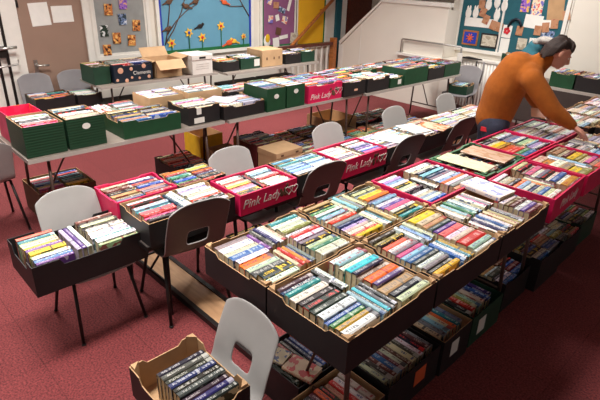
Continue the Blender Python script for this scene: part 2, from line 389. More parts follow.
def bird(y, z, s, m, lab, mir=1):
    b = MB(); n = 14
    b.ball((0, 0, 0), (.006, .05*s, .032*s)); b.ball((0, .045*s*mir, .028*s), (.006, .022*s, .022*s))
    b.prism([(-.045*s*mir, .0), (-.11*s*mir, -.03*s), (-.10*s*mir, -.045*s), (-.03*s*mir, -.02*s)], .004, Matrix.Rotation(PI/2, 4, 'Z'))
    b.prism([(.06*s*mir, .035*s), (.085*s*mir, .025*s), (.06*s*mir, .02*s)], .004, Matrix.Rotation(PI/2, 4, 'Z'))
    o = b.build('paper_bird', m, loc=(XW+.036, y, z)); tag(o, lab, 'paper bird', 'paper birds on the blue board')
bird(4.40, 1.235, 1.0, 'black', 'black paper bird hovering over the flowers')
bird(3.85, 1.22, .9, 'brownp', 'small brown paper bird low on the left branch')
bird(4.18, 1.52, 1, 'brownp', 'brown paper bird perched on the middle of the branch', -1)
bird(4.34, 1.58, 1, 'brownp', 'brown paper bird high on the right of the branch')
bird(3.90, 1.58, 1, 'brownp', 'brown paper bird near the top of the left branch')
bird(4.86, 1.56, 1, 'orange', 'robin coloured paper bird on the short right branch', -1)
bird(4.93, .96, 1.3, 'orange', 'orange paper bird low between the flowers')
bird(5.02, .98, 1.1, 'petal', 'yellow paper bird beside the orange one', -1)
def branch(pts, lab, r=.008):
    b = MB(); b.tube([(XW+.03, y, z) for y, z in pts], [r*(1-.5*i/len(pts)) for i in range(len(pts))], 6)
    tag(b.build('paper_branch', 'brownp'), lab, 'branch', 'branches on the blue board')
branch([(3.80, 1.0), (3.84, 1.15), (3.90, 1.45), (3.93, 1.66)], 'thin brown branch rising steeply at the left of the blue board')
branch([(3.80, 1.02), (3.95, 1.2), (4.10, 1.45), (4.18, 1.66)], 'brown branch slanting up the middle left of the blue board')
branch([(3.84, 1.14), (4.00, 1.32), (4.2, 1.47), (4.38, 1.55)], 'brown branch curving low to the right on the blue board')
branch([(5.34, 1.35), (5.24, 1.48), (5.14, 1.62), (5.10, 1.70)], 'brown branch entering at the right edge of the blue board')
branch([(5.22, 1.50), (5.08, 1.50), (4.95, 1.50), (4.88, 1.53)], 'short level branch under the robin coloured bird', .006)
# mauve board cut-outs
for i, (y, z, w, h, m, lab) in enumerate(((5.78, 1.58, .10, .13, 'pic_multi', 'pale patterned cut out at the top left of the mauve board'), (5.92, 1.50, .12, .10, 'pic_craft', 'brown cut out near the top of the mauve board'),
        (6.05, 1.42, .16, .08, 'pic_blue', 'row of blue figures on the mauve board'), (6.22, 1.50, .06, .2, 'paper', 'tall white strip at the right of the mauve board'), (5.80, 1.28, .10, .12, 'pic_multi', 'pink and white figure on the left of the mauve board'),
        (5.95, 1.30, .08, .10, 'paper', 'white dove shape in the middle of the mauve board'), (6.12, 1.26, .12, .12, 'pic_multi', 'red and white figures right of centre on the mauve board'), (5.98, 1.08, .12, .12, 'brownp', 'dark brown cut out low on the mauve board'),
        (6.10, .98, .20, .06, 'paper', 'long white cut out slanting low on the mauve board'))):
    sheet('cut_out', lab, 'cut out', m, y-w/2, y+w/2, z-h/2, z+h/2, rot=random.uniform(-.4, .4), off=.0265, group='cut outs on the mauve board')
t = thing('paper_angel', 'yellow and white paper figure at the lower left of the mauve board', 'cut out', (XW+.03, 5.72, .93))
b = MB(); b.ball((0, 0, 0), (.006, .075, .10)); b.build('robe', 'paper', t)
b = MB(); b.ball((.006, .01, .05), (.006, .05, .07)); b.build('hood', 'yellow', t)

# right wall notice board
t = thing('notice_board', 'large teal notice board in a white frame on the right wall', 'notice board', (-3.49, YW, 0))
b = MB(); b.box(-.79, .77, -.02, 0, 1.0, 2.2); b.build('backing', 'teal', t)
b = MB()
for a in ((-.84, -.79, .95, 2.25), (.77, .82, .95, 2.25), (-.79, .77, .95, 1.0), (-.115, -.085, 1.0, 2.2), (-.79, .77, 2.2, 2.25)): b.box(a[0], a[1], -.035, 0, a[2], a[3])
b.build('frame', 'white', t)
def nb(x0, x1, z0, z1, m, lab, name='pinned_paper', rot=0, off=.021, grp='papers on the teal notice board', cat='paper'):
    return sheet(name, lab, cat, m, x0, x1, z0, z1, 'R', rot=rot, off=off, group=grp)
nb(-4.20, -3.66, 1.33, 1.46, 'paper', 'wide white banner strip on the left half of the notice board')
t = thing('art_frame', 'orange framed blue picture with orange spider shape low on the notice board', 'picture', (-4.06, YW-.022, 1.16))
b = MB(); b.box(-.13, .13, -.012, 0, -.11, .11); b.build('frame', 'handrail', t)
b = MB(); b.box(-.105, .105, -.016, -.012, -.085, .085); b.build('picture', 'blueb', t)
b = MB()
for k in range(8):
    a = k*PI/4+.39; b.tube([(0, -.018, 0), (.065*math.cos(a), -.018, .065*math.sin(a))], .008, 5)
b.ball((0, -.018, 0), (.035, .006, .035)); b.build('motif', 'orange', t)
t = thing('art_frame', 'black framed cream print low on the notice board', 'picture', (-3.74, YW-.022, 1.15))
b = MB(); b.box(-.14, .14, -.014, 0, -.105, .105); b.build('frame', 'black', t)
b = MB(); b.box(-.115, .115, -.017, -.014, -.08, .08); b.build('picture', 'pic_cream', t)
nb(-3.56, -3.42, 1.22, 1.40, 'paper', 'white card with a red flower by the board divider', 'greeting_card', .05)
b = MB()
for k in range(5): b.ball((.03*math.cos(k*1.257), 0, .03*math.sin(k*1.257)), (.024, .003, .024))
o = b.build('red_flower', 'redp', loc=(-3.49, YW-.028, 1.32)); tag(o, 'red paper flower stuck on the white card', 'paper flower')
nb(-3.56, -3.42, 1.00, 1.21, 'paper', 'plain white sheet under the red flower card', off=.022)
for i, (x, z, m, lab) in enumerate(((-4.16, 1.52, 'paper', 'white glove shape at far left of the notice board'), (-4.04, 1.53, 'paper', 'second white glove shape from the left of the notice board'), (-3.96, 1.66, 'pic_craft', 'red and brown card at the top left of the notice board'),
        (-3.72, 1.70, 'paper', 'white tree shape near the top of the notice board'), (-3.60, 1.66, 'paper', 'white angled shape beside the white tree shape'), (-3.69, 1.52, 'paper', 'white dress shape above the banner on the notice board'),
        (-3.85, 1.66, 'paper', 'small white hand shape at the top of the notice board'))):
    b = MB(); b.ball((0, 0, 0), (.05, .003, .08)); b.ball((-.02, 0, .07), (.016, .003, .04)); b.ball((.02, 0, .075), (.016, .003, .04))
    if m == 'pic_craft': b = MB(); b.box(-.05, .05, -.002, .002, -.06, .06)
    tag(b.build('paper_shape', m, loc=(x, YW-.026, z)), lab, 'paper shape', 'paper shapes on the notice board')
for i, (x, z, r, lab) in enumerate(((-3.92, 1.55, .3, 'brown gift tag first from the left in the string of tags'), (-3.85, 1.45, .3, 'brown gift tag second from the left in the string of tags'), (-3.72, 1.38, .25, 'brown gift tag third from the left, over the banner end'),
        (-3.62, 1.36, .2, 'brown gift tag just left of the red flower card'), (-3.30, 1.34, .05, 'brown gift tag right of the board divider'), (-3.04, 1.37, .0, 'brown gift tag above the small white pictures'), (-2.94, 1.42, -.15, 'brown gift tag pinned right of the white star paper'),
        (-2.83, 1.48, -.1, 'brown gift tag near the kraft paper sheet'), (-2.70, 1.60, -.3, 'brown gift tag with red print at the right end'))):
    nb(x-.05, x+.05, z-.065, z+.065, 'pic_craft', lab, 'gift_tag', r, .027, 'string of brown gift tags', 'tag')
nb(-3.36, -3.23, 1.60, 1.90, 'pic_purple', 'dark purple photo collage at the top of the right half', 'photo_collage', cat='photo')
nb(-3.20, -3.04, 1.52, 1.90, 'pic_multi', 'red and white children photo at the top of the right half', 'photo_collage', cat='photo')
nb(-3.26, -3.00, 1.39, 1.57, 'paper', 'torn white star paper in the right half of the notice board', rot=.05, off=.0222)
nb(-3.02, -2.84, 1.42, 1.52, 'paper', 'white strip beside the star paper on the notice board', rot=-.04, off=.0235)
nb(-2.98, -2.76, 1.52, 1.98, 'kraft', 'large kraft paper sheet with green lettering on the notice board', rot=-.12, off=.0222)
nb(-2.92, -2.80, 1.80, 1.86, 'sage', 'green letter strip on the kraft paper sheet', 'letter_strip', -.12, .0275)
nb(-3.30, -3.16, 1.08, 1.24, 'pic_cream', 'small pale picture low on the right half of the notice board')
nb(-3.13, -2.98, 1.10, 1.26, 'paper', 'small white picture near the bottom right of the notice board')
nb(-2.98, -2.80, 1.22, 1.38, 'pic_blue', 'pale blue paper low at the right of the notice board')
b = MB(); b.tube([(-.10, 0, -.02), (-.06, 0, .07), (0, 0, .10), (.06, 0, .08), (.10, 0, 0)], .018, 6)
tag(b.build('paper_arch', 'navy', loc=(-3.38, YW-.04, 1.40)), 'dark blue paper arch right of the board divider', 'cut out')

# radiator cover under the notice board with things hung on it
t = thing('radiator', 'white ribbed radiator under the notice board', 'radiator', (-3.62, YW-.10, 0))
b = MB(); b.box(-.45, .5, -.06, .06, .12, .84)
for k in range(19): b.tube([(-.43+k*.05, -.062, .14), (-.43+k*.05, -.062, .82)], .012, 6)
b.build('panel', 'white', t)
b = MB(); b.box(-.47, .52, -.08, .08, .84, .87); b.build('top_shelf', 'white', t)
for x in (-.4, .45):
    b = MB(); b.tube([(x, 0, .13), (x, 0, 0)], .012); b.build('valve_pipe', 'chrome', t)
b = MB(); b.tube([(-4.05, YW-.2, .875), (-3.93, YW-.2, .885), (-3.72, YW-.18, .88)], [.014, .02, .008], 6); b.tube([(-3.93, YW-.2, .885), (-4.04, YW-.24, .878)], .01, 6)
tag(b.build('scissors', 'black'), 'black handled scissors lying on the radiator shelf', 'scissors')
for x, m, lab in ((-3.80, 'steel', 'thin dark key cord hanging down the radiator front'), (-3.68, 'bluegrey', 'pale grey ribbon hanging down the radiator front')):
    b = MB(); b.tube([(x, YW-.185, .85), (x+.01, YW-.19, .70), (x-.01, YW-.185, .52)], .012, 6)
    tag(b.build('hanging_cord', m), lab, 'cord', 'cords on the radiator')

# ------------------------------------------------------------------ tables
def table(label, x0, x1, y0, y1, z=.72, legm='bsteel', name='folding_table', group=None, dark=False):
    cx, cy = (x0+x1)/2, (y0+y1)/2; w, d = (x1-x0)/2, (y1-y0)/2
    t = thing(name, label, 'table', (cx, cy, 0), 0, group)
    b = MB(); b.box(-w, w, -d, d, z-.025, z-.002); b.build('tabletop', 'skirt' if dark else 'ttop', t)
    b = MB()
    for a in ((-w-.006, -w, -d-.006, d+.006), (w, w+.006, -d-.006, d+.006), (-w, w, -d-.006, -d), (-w, w, d, d+.006)): b.box(*a, z-.03, z)
    b.build('edging', 'steel' if dark else 'tedge', t)
    ix, iy = w-.09, d-.16
    for sx in (-1, 1):
        for sy in (-1, 1):
            b = MB(); b.tube([(sx*ix, sy*iy, z-.03), (sx*(ix+.03), sy*(iy+.02), 0)], .0125); b.build('leg', legm, t)
    for sy in (-1, 1):
        b = MB(); b.tube([(-ix-.01, sy*(iy+.005), .2), (ix+.01, sy*(iy+.005), .2)], .009); b.build('brace', legm, t)
        b = MB(); b.tube([(0, sy*(iy+.005), .2), (0, sy*(iy-.3), z-.03)], .008); b.build('stay', legm, t)
    return t
table('folding table at the front of the near row, black corner carton on its end', -1.66, -.95, 1.20, 3.02, group='tables of the near row')
table('folding table in the near row under the green and pink cartons', -1.66, -.95, 3.06, 4.86, group='tables of the near row')
table('folding table at the far end of the near row, beyond the stooping person', -1.66, -.95, 4.92, 6.5, group='tables of the near row')
table('small low table at the near end of the middle row', -3.02, -2.36, 1.12, 1.96, .58, 'steel', group='tables of the middle row', dark=True)
table('low narrow table in the middle row under the first pink carton', -2.72, -2.34, 2.0, 3.6, .58, 'steel', group='tables of the middle row', dark=True)
table('low narrow table at the far end of the middle row, loose books on it', -2.72, -2.34, 3.64, 5.5, .58, 'steel', group='tables of the middle row', dark=True)
table('grey folding table at the left end of the rear row, ribbed green crates on it', -4.60, -3.82, .97, 2.72, group='tables of the rear row')
table('grey folding table in the middle of the rear row under tall green crates', -4.55, -3.79, 2.76, 4.72, group='tables of the rear row')
table('grey folding table at the right end of the rear row near the stair wall', -4.50, -3.74, 4.76, 6.95, group='tables of the rear row')
table('folding table against the left wall under the polka dot carton', -6.45, -5.85, 2.42, 4.08, group='tables along the left wall')
table('folding table against the left wall under the tan archive carton', -6.42, -5.70, 4.14, 5.95, group='tables along the left wall')
t = table('skirted table against the right wall behind the person', -3.02, -1.2, 6.95, 7.55, .76)
b = MB(); b.box(-.90, .90, -.312, -.307, .25, .73); b.build('table_skirt', 'skirt', t)

# ------------------------------------------------------------------ books
BOOKS = []   # every book of the sale; the 300 that show largest become objects of their own
NAMED = [('white', (232, 231, 227)), ('cream', (212, 200, 172)), ('black', (26, 25, 28)), ('charcoal', (62, 62, 66)), ('grey', (132, 134, 138)), ('navy', (30, 40, 78)), ('blue', (44, 88, 160)),
         ('pale blue', (150, 190, 216)), ('teal', (34, 128, 140)), ('turquoise', (60, 190, 206)), ('green', (44, 116, 70)), ('olive', (128, 124, 58)), ('pale green', (178, 204, 168)), ('red', (196, 40, 42)),
         ('orange', (226, 108, 48)), ('coral', (228, 110, 96)), ('pink', (222, 110, 152)), ('purple', (92, 62, 132)), ('lilac', (184, 170, 206)), ('yellow', (234, 200, 50)), ('ochre', (196, 150, 62)),
         ('brown', (104, 66, 44)), ('tan', (190, 154, 112)), ('maroon', (98, 28, 40))]
CN = dict(NAMED)
MIX = 'white white cream black black navy brown red teal charcoal grey navy blue pale_blue teal green red orange pink purple yellow tan brown maroon olive white pale_green lilac grey'.split()
DARKMIX = 'black charcoal navy brown maroon grey cream tan white blue teal red black olive'.split()
PALEMIX = 'white white cream white pale_blue grey white cream lilac pale_green black white tan'.split()
BLUES = 'pale_blue white teal blue white grey pale_blue navy white black cream'.split()
def jit(c, a=14): return tuple(max(8, min(246, v+random.randint(-a, a))) for v in c)
def add_book(M, L, T, Hh, cname, box, row, idx, n, hue=None):
    cname = cname.replace('_', ' ')
    c = jit(hue or CN[cname]); lum = sum(c)/3
    ink = tuple(int(.35*a+.65*b) for a, b in zip(c, (238, 236, 228) if lum < 120 else random.choice([(30, 30, 40), (150, 30, 40), (40, 60, 120), (90, 90, 90)])))
    if cname == 'black' and random.random() < .4: ink = random.choice([(226, 190, 60), (220, 60, 60), (200, 200, 210)])
    BOOKS.append(dict(M=M, L=L, T=T, H=Hh, c=cname, col=(*lin(c), random.random()), ink=(*lin(ink), random.random()), box=box, row=row, idx=idx, n=n))
def book_geo(bk, detail=True):
    """C-shaped cover with a slightly rounded spine (local X = spine length, Z up to the spine) and page block"""
    L, T, Hh = bk['L'], bk['T'], bk['H']; x0, x1 = -L/2, L/2; t = min(.0018, T*.12); y = T/2
    out = [(-y, 0), (-y, Hh-.004), (-y*.55, Hh), (y*.55, Hh), (y, Hh-.004), (y, 0)]
    inn = [(y-t, 0), (y-t, Hh-.006), (-y+t, Hh-.006), (-y+t, 0)]
    ring = out+inn
    n = len(ring)
    vs = [(x0, p[0], p[1]) for p in ring]+[(x1, p[0], p[1]) for p in ring]
    fs = []; uv = []
    def spv(p): return (p[0]+y)/T
    for i in range(n):
        j = (i+1) % n; f = (i, i+n, j+n, j); fs.append(f)
        if i in (1, 2, 3): uv.append([(0, spv(ring[i])), (1, spv(ring[i])), (1, spv(ring[j])), (0, spv(ring[j]))])
        else: uv.append([(0, 2+ring[i][1]/.2), (1, 2+ring[i][1]/.2), (1, 2+ring[j][1]/.2), (0, 2+ring[j][1]/.2)])
    caps = [(0, 1, 8, 9), (1, 2, 8), (2, 3, 7, 8), (3, 4, 7), (4, 5, 6, 7)]
    for a in caps:
        fs.append(tuple(reversed(a))); uv.append([(0, 2)]*len(a)); fs.append(tuple(i+n for i in a)); uv.append([(0, 2)]*len(a))
    e = .003
    pv = [(x, yy, z) for x in (x0+e, x1-e) for yy in (-y+t, y-t) for z in (.003, Hh-.006)]
    pf = [(0, 1, 3, 2), (4, 6, 7, 5), (0, 4, 5, 1), (2, 3, 7, 6), (0, 2, 6, 4), (1, 5, 7, 3)]
    return vs, fs, uv, pv, pf
def fill(box, cxyz, rz, W, D, depth, rows, pal=MIX, over=0.0):
    """rows: list of (axis, v0, v1, u0, u1, palette) in box-local coordinates; axis 'y' = spines along y, books side by side in x"""
    base = Matrix.Translation(cxyz) @ Matrix.Rotation(rz, 4, 'Z')
    for ri, r in enumerate(rows):
        axis, v0, v1, u0, u1 = r[:5]; p = r[5] if len(r) > 5 and r[5] else pal; rname = r[6] if len(r) > 6 else None
        explicit = isinstance(p, str)
        seq = p.split() if explicit else None
        span = v1-v0; u = u0; k = 0; tmp = []
        tavg = (u1-u0-.004)/len(seq) if explicit else None
        while True:
            if explicit:
                if k >= len(seq): break
                it = seq[k].split('*'); T = tavg*(float(it[1]) if len(it) > 1 else 1.0)*random.uniform(.94, 1.0); cn = it[0]
                if u+T > u1+.001: T = u1-u
                if T < .006: break
            else:
                T = random.choice([.016, .02, .024, .028, .03, .034, .04]); cn = random.choice(p)
                if u+T > u1: break
            Lb = span*random.uniform(.93, .995)-.004; Hb = min(depth+over, max(.03, depth*random.uniform(.9, 1.0)+over))
            off = random.uniform(-1, 1)*(span-Lb-.004)/2
            tmp.append((u+T/2, T-.0012, Lb, Hb, off, cn)); u += T; k += 1
        for i, (uc, T, Lb, Hb, off, cn) in enumerate(tmp):
            vc = (v0+v1)/2+off
            if axis == 'y': Ml = Matrix.Translation((uc, vc, .007)) @ Matrix.Rotation(PI/2, 4, 'Z')
            else: Ml = Matrix.Translation((vc, uc, .007))
            add_book(base @ Ml, Lb, T, Hb, cn, box, (axis, ri, rname), i, len(tmp))

# ------------------------------------------------------------------ cartons
PAN = {}
def wall_outline(w, h, notch, style):
    if notch <= 0: return [(-w, 0), (w, 0), (w, h), (-w, h)]
    a = w*.5
    return [(-w, 0), (w, 0), (w, h), (a+.02, h), (a, h-notch), (-a, h-notch), (-a-.02, h), (-w, h)]
def carton(label, short, x0, x1, y0, y1, z, h, outer='black', inner='kraft', rows='auto', pal=MIX, rz=0, notch=.018, posts=True, over=-.002, name='carton', group=None, th=.0045, deep=None, bookbox=True):
    cx, cy = (x0+x1)/2, (y0+y1)/2; w, d = (x1-x0)/2, (y1-y0)/2
    t = thing(name, label, 'box', (cx, cy, z), rz, group)
    b = MB(); b.box(-w+th, w-th, -d+th, d-th, .0005, .005); b.build('base', inner, t)
    def panel(nm, ln, M, nt):
        b = MB(); pts = wall_outline(ln, h, nt, None); n = len(pts)
        a = [M @ Vector((p[0], 0, p[1])) for p in pts]; c = [M @ Vector((p[0], th, p[1])) for p in pts]
        tri = [list(range(n))] if n == 4 else [[0, 1, 2, 3, 4, 5, 6, 7]]
        b.add(a, tri, 0); b.add(c, [list(reversed(f)) for f in tri], 1)
        b.add(a+c, [(i, i+n, (i+1) % n+n, (i+1) % n) for i in range(2, n-1)], 1)
        b.add(a+c, [(i, i+n, (i+1) % n+n, (i+1) % n) for i in (0, 1, n-1)], 0)
        return b.build(nm, [outer, inner], t)
    pf = panel('side_panel', w, Matrix.Translation((0, -d, 0)), notch)
    panel('side_panel', w, Matrix.Translation((0, d, 0)) @ Matrix.Rotation(PI, 4, 'Z'), notch)
    pr = panel('end_panel', d-th, Matrix.Translation((w, 0, 0)) @ Matrix.Rotation(PI/2, 4, 'Z'), notch*.7)
    panel('end_panel', d-th, Matrix.Translation((-w, 0, 0)) @ Matrix.Rotation(-PI/2, 4, 'Z'), notch*.7)
    if posts:
        for sx in (-1, 1):
            for sy in (-1, 1):
                b = MB(); M = Matrix.Translation((sx*(w-th-.001), sy*(d-th-.001), .005))
                pts = [(0, 0), (-sx*.034, 0), (0, -sy*.034)]
                lo = [M @ Vector((p[0], p[1], 0)) for p in pts]; hi = [M @ Vector((p[0], p[1], h+.006)) for p in pts]
                b.add(lo+hi, [(0, 1, 2), (3, 5, 4), (0, 3, 4, 1), (1, 4, 5, 2), (2, 5, 3, 0)]); b.build('corner_post', inner, t)
    ix, iy = w-th-.006, d-th-.006
    if posts: pass
    depth = (deep if deep else min(h, .16))+over
    W, D = 2*ix, 2*iy
    zb = h-(depth-over) if h > .17 else 0.0
    if zb > 0.01:
        b = MB(); b.box(-ix, ix, -iy, iy, .005, zb+.004); b.build('packing', inner, t)
    if rows == 'auto':
        rows = []
        if D >= W*1.15:
            n = max(1, round(D/.215))
            for k in range(n):
                a = -iy+k*D/n; c = -iy+(k+1)*D/n
                if n == 3 and k == 1: rows += [('x', -ix, -.003, a+.002, c-.002), ('x', .003, ix, a+.002, c-.002)]
                else: rows.append(('y', a, c, -ix+.02*posts, ix-.02*posts))
        else:
            n = max(1, round(D/.215))
            for k in range(n): rows.append(('y', -iy+k*D/n, -iy+(k+1)*D/n, -ix+.02*posts, ix-.02*posts))
    if rows: fill(short, (cx, cy, z+zb), rz, W, D, depth, rows, pal)
    t['_w'] = w; t['_d'] = d; t['_h'] = h; PAN[t.name] = {'-y': pf, '+x': pr}
    return t
def lettered(t, txt, side='+x', size=.09, m='whitecard', dy=0, dz=0, shear=.25):
    """lettering printed on a carton face"""
    w, d, h = t['_w'], t['_d'], t['_h']
    R0 = Matrix(((1, 0, 0, 0), (0, 0, -1, 0), (0, 1, 0, 0), (0, 0, 0, 1)))
    if side == '+x': M = Matrix.Translation((w+.0006, dy, h/2+dz)) @ Matrix.Rotation(PI/2, 4, 'Z') @ R0
    else: M = Matrix.Translation((dy, -d-.0006, h/2+dz)) @ R0
    return text_mesh(txt, size, m, PAN[t.name][side], M, shear=shear)
def heart(t, side='-y', r=.05, dx=0, m='whitecard', dz=0):
    """white outline of two linked hearts printed on a carton face"""
    w, d, h = t['_w'], t['_d'], t['_h']; b = MB()
    for o in (-.55, .55):
        pts = []
        for k in range(25):
            a = 2*PI*k/24; x = 16*math.sin(a)**3; z = 13*math.cos(a)-5*math.cos(2*a)-2*math.cos(3*a)-math.cos(4*a)
            u, v = o*r*1.3+x/16*r+dx, z/16*r+h/2+dz
            pts.append((u, -d-.0015, v) if side == '-y' else (w+.0015, u, v))
        b.tube(pts, .0022, 4, caps=False)
    return b.build('heart_print', m, PAN[t.name][side])
def sticker(t, m='whitecard', side='+x', dy=0, dz=0, w2=.04, h2=.03, name='label_sticker', lab=None):
    w, d, h = t['_w'], t['_d'], t['_h']; b = MB()
    if side == '+x': b.box(w+.0005, w+.002, dy-w2, dy+w2, h/2+dz-h2, h/2+dz+h2)
    else: b.box(dy-w2, dy+w2, -d-.002, -d-.0005, h/2+dz-h2, h/2+dz+h2)
    o = b.build(name, m, PAN[t.name][side])
    if lab: part_label(o, lab)
    return o
def handle_hole(t, side='+x', dz=.04, white=True, dy=0):
    w, d, h = t['_w'], t['_d'], t['_h']; b = MB()
    n = 16; pts = [(dy+.032*math.cos(2*PI*k/n), h/2+dz+.024*math.sin(2*PI*k/n)) for k in range(n)]
    M = Matrix.Translation((w+.003, 0, 0)) @ Matrix.Rotation(PI/2, 4, 'Z') if side == '+x' else Matrix.Translation((0, -d-.003, 0))
    b.prism(pts, .0025, M); b.build('handle_slot', 'whitecard' if white else 'black', PAN[t.name][side])
    return t
# --- near row (long table along the right) : z .72
Z = .72
def rws(W, D, spec):
    """spec rows given as fractions of the interior"""
    out = []
    for s in spec:
        ax, a, b2, c, d2 = s[:5]
        if ax == 'y': out.append(('y', -D/2+a*D, -D/2+b2*D, -W/2+c*W, -W/2+d2*W)+tuple(s[5:]))
        else: out.append(('x', -W/2+c*W, -W/2+d2*W, -D/2+a*D, -D/2+b2*D)+tuple(s[5:]))
    return out
W0, D0 = .425, .555
near_r1 = rws(W0, D0, [('y', .02, .38, .04, .96, 'charcoal navy teal white*1.5 black*1.4 black*1.4 black*1.4 white*1.5 blue green ochre white*1.4 white*1.3 turquoise', 'front row'),
                       ('x', .40, .49, .02, .48, 'black white', 'middle stack'), ('x', .39, .58, .50, .98, 'pale_blue black turquoise charcoal black', 'middle stack'),
                       ('y', .60, .98, .03, .97, 'white pale_blue white turquoise*1.4 charcoal brown*1.2 orange*1.5 purple tan*1.9 black*1.3 cream*1.5 maroon lilac*1.2', 'back row')])
c = carton('black fruit carton of paperbacks at the near right corner of the long table', 'near corner black carton', -1.285, -.85, 1.10, 1.675, Z, .15, rows=near_r1)
near_l1 = rws(W0, D0, [('y', .02, .36, .06, .98, 'grey white*1.3 cream blue*1.2 white orange*1.2 pale_green charcoal*1.3 black*1.4 white teal', 'front row'),
                       ('x', .38, .62, .02, .46, 'purple charcoal navy white cream', 'middle stack'), ('x', .38, .58, .52, .98, 'cream red ochre navy grey', 'middle stack'),
                       ('y', .63, .985, .03, .97, 'teal white cream*1.5 olive white red white grey black pale_green green cream*1.5 white', 'back row')])
carton('black fruit carton at the near left corner of the long table', 'near left black carton', -1.735, -1.295, 1.10, 1.675, Z, .15, rows=near_l1)
carton('black carton behind the near left one, green and red spines at its left', 'second left black carton', -1.735, -1.295, 1.69, 2.305, Z, .15,
       rows=rws(W0, .595, [('y', .02, .37, .03, .97, 'tan black green*1.2 white teal pale_blue cream red*1.2 grey navy lilac cream white red yellow', 'front row'),
                           ('x', .38, .60, .02, .48, 'cream pale_blue tan grey cream', 'middle stack'), ('x', .38, .60, .52, .98, 'cream white teal tan cream', 'middle stack'),
                           ('y', .62, .985, .03, .97, 'black cream grey yellow*1.4 orange*1.3 grey pale_blue white purple*1.3 pink*1.3 white black teal white', 'back row')]))
carton('black carton behind the near corner one, thick red book in its back row', 'second right black carton', -1.285, -.85, 1.69, 2.275, Z, .15,
       rows=rws(W0, D0, [('y', .02, .38, .04, .96, 'charcoal olive black coral*1.2 white grey pink pale_blue blue*1.2 charcoal white grey black yellow', 'front row'),
                         ('x', .40, .60, .02, .48, 'white black pale_blue cream', 'middle stack'), ('x', .40, .60, .52, .98, 'blue white teal ochre', 'middle stack'),
                         ('y', .62, .985, .03, .97, 'yellow*1.5 cream*1.2 tan charcoal purple coral*1.3 white cream red*2.0 pale_green white*1.3 grey', 'back row')]))
carton('black carton beside the white cover book, third along the right side of the near row', 'third right black carton', -1.285, -.85, 2.29, 2.86, Z, .15,
       rows=rws(W0, D0, [('x', .02, .62, .02, .49, 'white cream pale_blue green teal white blue cream white pink grey white', 'left stack'), ('x', .02, .55, .51, .98, 'white navy white blue white tan cream maroon tan black grey', 'right stack'),
                         ('y', .64, .985, .45, .97, 'black white brown maroon white purple maroon', 'back row')]))
p = carton('crimson fruit carton with linked white hearts, left side of the near row', 'crimson hearts carton', -1.735, -1.295, 2.33, 2.95, Z, .155, 'pink', 'pink', th=.011, over=-.010, posts=False, notch=.0,
       rows=rws(W0, .60, [('y', .02, .34, .04, .60, 'white lilac pale_blue white black cream white black', 'front row'), ('y', .02, .34, .62, .97, 'white cream pale_blue white blue', 'front right row'),
                          ('x', .37, .49, .25, .72, 'black white cream', 'middle stack'), ('y', .52, .97, .02, .36, 'white*1.3 cream black pale_blue', 'back left row'), ('y', .52, .97, .38, .96, 'navy grey white pale_blue orange white grey tan', 'back row')]))
heart(p, '-y', .045, -.03)
heart(p, '+x', .04, .1)
p = carton('crimson fruit carton on the right side of the near row, lettering on its end', 'crimson lettered carton', -1.275, -.86, 2.93, 3.50, Z, .155, 'pink', 'pink', th=.011, over=-.010, posts=False, notch=.0, rz=.04,
       rows=rws(.40, .55, [('y', .02, .36, .02, .98, 'white cream tan black orange pale_blue white navy cream blue cream white', 'front row'), ('x', .38, .52, .3, .8, 'orange cream maroon', 'middle stack'),
                           ('y', .56, .98, .02, .98, 'cream black brown pink*1.2 white grey black white blue*1.3 white ochre*1.4 brown*1.6', 'back row')]))
heart(p, '-y', .045, -.02); lettered(p, 'Pink Lady', '+x', .085, dy=.02)
b = MB()
b.ball((-.13, -.2865, .10), (.035, .002, .022)); b.ball((-.09, -.2865, .11), (.03, .002, .018)); b.build('leaf_print', 'green', p)
carton('leaf green fruit carton with a flat magazine on top, left side of the near row', 'leaf green carton', -1.735, -1.30, 2.98, 3.56, Z, .15, 'sage', 'sage', pal=DARKMIX, notch=.02, th=.016, over=-.02)
p = carton('crimson carton of bright spines beside the person, left side of the near row', 'crimson carton by the person', -1.735, -1.295, 3.58, 4.13, Z, .15, 'pink', 'pink', th=.011, over=-.010, posts=False, notch=0,
       rows=rws(W0, .52, [('y', .02, .46, .03, .97, 'black charcoal cream yellow*1.3 ochre orange red*1.3 red green*1.3 blue*1.3 coral*1.4', 'front row'), ('y', .52, .98, .03, .97, None, 'back row')]))
lettered(p, 'Pink Lady', '-y', .06)
p = carton('crimson topped carton of yellow and brown spines, right side beyond the lettered one', 'crimson right hand carton', -1.275, -.86, 3.53, 4.08, Z, .15, 'pink', 'pink', th=.011, over=-.010, posts=False, notch=0,
       rows=rws(.40, .52, [('y', .02, .36, .03, .97, 'cream ochre white tan yellow olive', 'front row'), ('x', .38, .5, .1, .9, 'white pale_blue', 'middle stack'), ('y', .54, .98, .03, .97, 'brown tan cream maroon yellow*1.3 olive cream pink tan coral', 'back row')]))
lettered(p, 'Pink Lady', '-y', .06)
carton('crimson and black carton under the reaching arm', 'carton under the arm', -1.735, -1.295, 4.15, 4.72, Z, .145, 'pink', 'pink', th=.011, over=-.010, pal=PALEMIX, posts=False, notch=0)
carton('black carton under the reaching hand, right side of the near row', 'carton under the hand', -1.275, -.86, 4.10, 4.66, Z, .135, pal=PALEMIX, rows='auto')
carton('tan cardboard tray behind the reaching hand', 'tan tray behind the hand', -1.20, -.86, 4.68, 4.98, Z, .12, 'tan', 'tan', pal=DARKMIX, rz=-.08)
